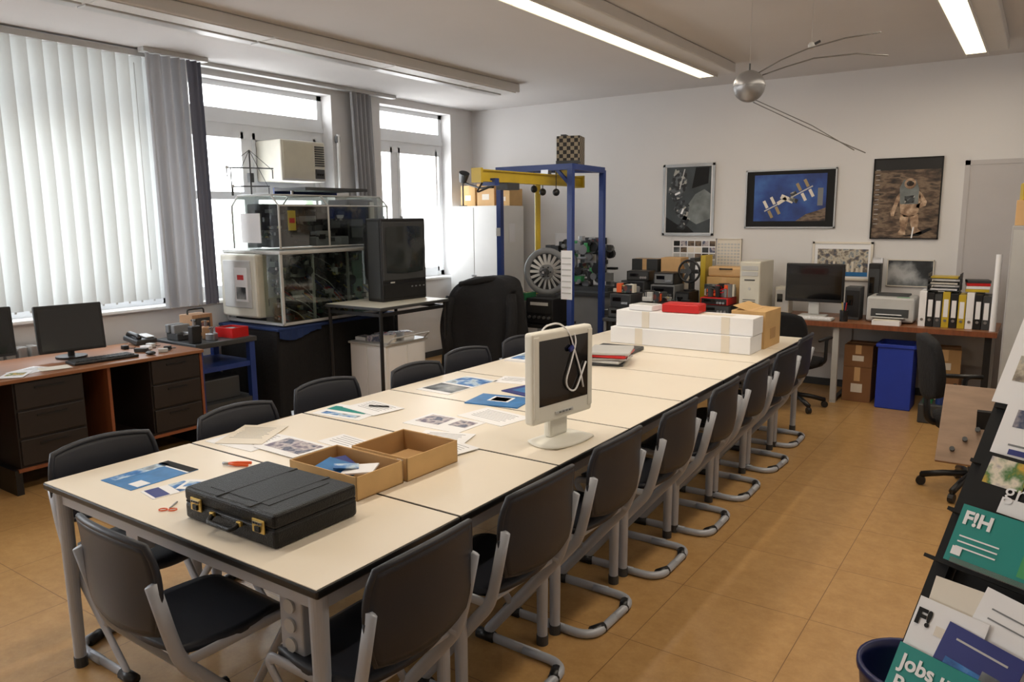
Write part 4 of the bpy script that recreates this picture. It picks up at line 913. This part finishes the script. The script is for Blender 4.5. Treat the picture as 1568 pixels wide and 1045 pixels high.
def e3(a,y):
    a.bx(-1.36,-.79,y-.001,y,2.09,2.20,mat('poster_black',(12,11,11),.4)); pl=pl_(a,y)
    # backpack, torso, bent arms, legs with boots
    pl([(-1.13,1.93),(-1.10,2.0),(-1.0,2.0),(-.97,1.92),(-.97,1.78),(-1.12,1.78)],HAZE2,.0035)
    pl([(-1.12,1.90),(-1.08,1.93),(-1.0,1.93),(-.96,1.89),(-.95,1.80),(-.965,1.70),(-1.0,1.67),(-1.08,1.665),(-1.11,1.70),(-1.125,1.80)],T_)
    pl([(-1.11,1.69),(-1.04,1.67),(-1.045,1.60),(-1.06,1.54),(-1.055,1.50),(-1.12,1.50),(-1.125,1.52),(-1.10,1.55),(-1.115,1.62)],T_); pl([(-1.03,1.67),(-.965,1.69),(-.955,1.62),(-.96,1.56),(-.92,1.52),(-.93,1.505),(-1.0,1.51),(-1.01,1.56),(-1.025,1.61)],T_)
    pl([(-1.12,1.89),(-1.10,1.87),(-1.13,1.80),(-1.155,1.72),(-1.165,1.67),(-1.19,1.67),(-1.195,1.71),(-1.17,1.78),(-1.15,1.85)],T_); pl([(-.96,1.89),(-.935,1.86),(-.90,1.80),(-.905,1.765),(-.96,1.74),(-.985,1.75),(-.98,1.775),(-.94,1.795),(-.965,1.84)],T_)
    a.sph((-1.045,y-.004,1.965),.048,T_,sc=(1,.08,1)); a.sph((-1.045,y-.006,1.965),.032,mat('visor_gold',(40,30,22),.2),sc=(1,.1,.85))
    pl([(-1.085,1.85),(-1.0,1.86),(-1.0,1.79),(-1.08,1.785)],HARD,.005)
    for k in range(12): a.box((-1.32,y-.003,1.60+k*.045),(.035,.001,.005),LTGREY)
    pl([(-1.09,1.485),(-.95,1.49),(-.84,1.55),(-.86,1.565),(-1.0,1.505)],MBLACK)
    a.box((-1.0,y-.005,1.52),(.012,.001,.10),PAPER,rot=(0,.1,0))
picture('poster_astronaut',-1.36,-.79,1.46,2.20,MBLACK,.010,PHOTOM,e3)
def e4(a,y):
    for i in range(6):
        for j in range(7): a.bx(-3.33+i*.081,-3.26+i*.081,y-.002,y,.96+j*.068,1.015+j*.068,random.choice([PHOTOG,DKGREY,PHOTO1,MIDGREY,PHOTOF,PAPERC,PHOTOM,MBLACK,LTGREY]))
picture('thumbnail_chart',-3.35,-2.84,.93,1.45,PAPER,.006,PAPER,e4)
def e5(a,y):
    for i in range(7):
        for j in range(8): a.bx(-2.835+i*.035,-2.81+i*.035,y-.001,y,1.15+j*.033,1.17+j*.033,LTGREY)
picture('wall_calendar',-2.86,-2.58,1.12,1.45,PAPERC,.006,PAPERC,e5)
def e6(a,y):
    a.bx(-1.82,-1.36,y-.002,y,1.10,1.36,PHOTOF)
    for i in range(10): a.bx(-1.80+i*.042,-1.78+i*.042,y-.003,y,1.14,1.18+.02*(i%4),PAPERC)
    a.bx(-1.82,-1.36,y-.003,y,1.10,1.14,BLUEP)
picture('framed_group_photo',-1.87,-1.32,1.06,1.43,PAPERC,.02,PAPER,e6)
picture('dark_photo',-1.19,-.80,1.02,1.27,PAPERC,.008,PHOTOG); picture('paper_notice',-1.33,-1.23,1.0,1.28,PAPER,.004,PAPER)
picture('dark_poster',-4.5,-4.16,1.02,1.45,MBLACK,.006,PHOTOG)
picture('wall_notice',-4.85,-4.6,1.2,1.5,PAPER,.006,PAPER)
# ---------------------------------------------------------------- mobile
ROD=mat('mobile_rod_grey',(100,96,92),.5)
a=M('hanging_satellite_model'); y=5.0
a.sph((-1.62,y,2.50),.098,mat('silver_ball',(150,150,152),.35,.6,var=.05),u=32,v=20)
a.tube([(-1.62+.0985*math.cos(k/32*2*math.pi),y+.0985*math.sin(k/32*2*math.pi),2.50) for k in range(33)],.0015,MIDGREY,seg=5)
a.cyl((-1.62,y,2.59),(-1.62,y,H),.0008,LTGREY,seg=5); a.cyl((-1.62,y,2.59),(-1.62,y,2.64),.006,DKGREY,seg=8)
a.tube([(-1.58,y,2.57),(-1.42,y-.02,2.635),(-1.26,y-.03,2.68),(-1.05,y-.04,2.71),(-.86,y-.05,2.715)],.004,ROD,seg=6)
a.tube([(-1.54,y,2.56),(-1.4,y+.03,2.60),(-1.24,y+.03,2.63),(-1.0,y+.04,2.63),(-.83,y+.05,2.60)],.004,ROD,seg=6)
a.tube([(-1.59,y,2.40),(-1.25,y,2.22),(-.91,y,2.05)],.003,ROD,seg=6); a.tube([(-1.57,y-.04,2.41),(-1.2,y-.1,2.22),(-.95,y-.12,2.06)],.003,ROD,seg=6)
a.cyl((-1.25,y,2.68),(-1.25,y,H),.0008,LTGREY,seg=5); a.sph((-1.25,y,2.70),.022,LTGREY,u=12,v=8); a.cyl((-1.25,y,2.7),(-1.2,y,2.72),.008,DKGREY,seg=8)
a.done()
# ---------------------------------------------------------------- overcast sky
w=bpy.data.worlds.new('overcast'); scene.world=w; w.use_nodes=True; nt=w.node_tree; bg=nt.nodes['Background']
tc=nt.nodes.new('ShaderNodeTexCoord'); sx=nt.nodes.new('ShaderNodeSeparateXYZ'); nt.links.new(tc.outputs['Generated'],sx.inputs[0])
r=nt.nodes.new('ShaderNodeValToRGB'); r.color_ramp.elements[0].position=.0; r.color_ramp.elements[0].color=(.75,.76,.76,1); r.color_ramp.elements[1].position=.5; r.color_ramp.elements[1].color=(.90,.95,1,1)
nt.links.new(sx.outputs[2],r.inputs[0]); nt.links.new(r.outputs[0],bg.inputs[0]); bg.inputs[1].default_value=11.5
# ---------------------------------------------------------------- camera
F,yaw,pitch,roll,HC=1165.165,.607,.161,-.009,1.69
f=Vector((-math.sin(yaw)*math.cos(pitch),math.cos(yaw)*math.cos(pitch),-math.sin(pitch)))
r0=Vector((math.cos(yaw),math.sin(yaw),0)); u0=r0.cross(f)
rr=r0*math.cos(roll)+u0*math.sin(roll); uu=-r0*math.sin(roll)+u0*math.cos(roll)
cam=bpy.data.cameras.new('camera'); cam.sensor_width=36; cam.lens=F/1568*36; cam.clip_start=.05
co=bpy.data.objects.new('camera',cam); scene.collection.objects.link(co)
mw=Matrix(((rr.x,uu.x,-f.x,0),(rr.y,uu.y,-f.y,0),(rr.z,uu.z,-f.z,HC),(0,0,0,1))); co.matrix_world=mw
scene.camera=co
scene.view_settings.view_transform='Standard'
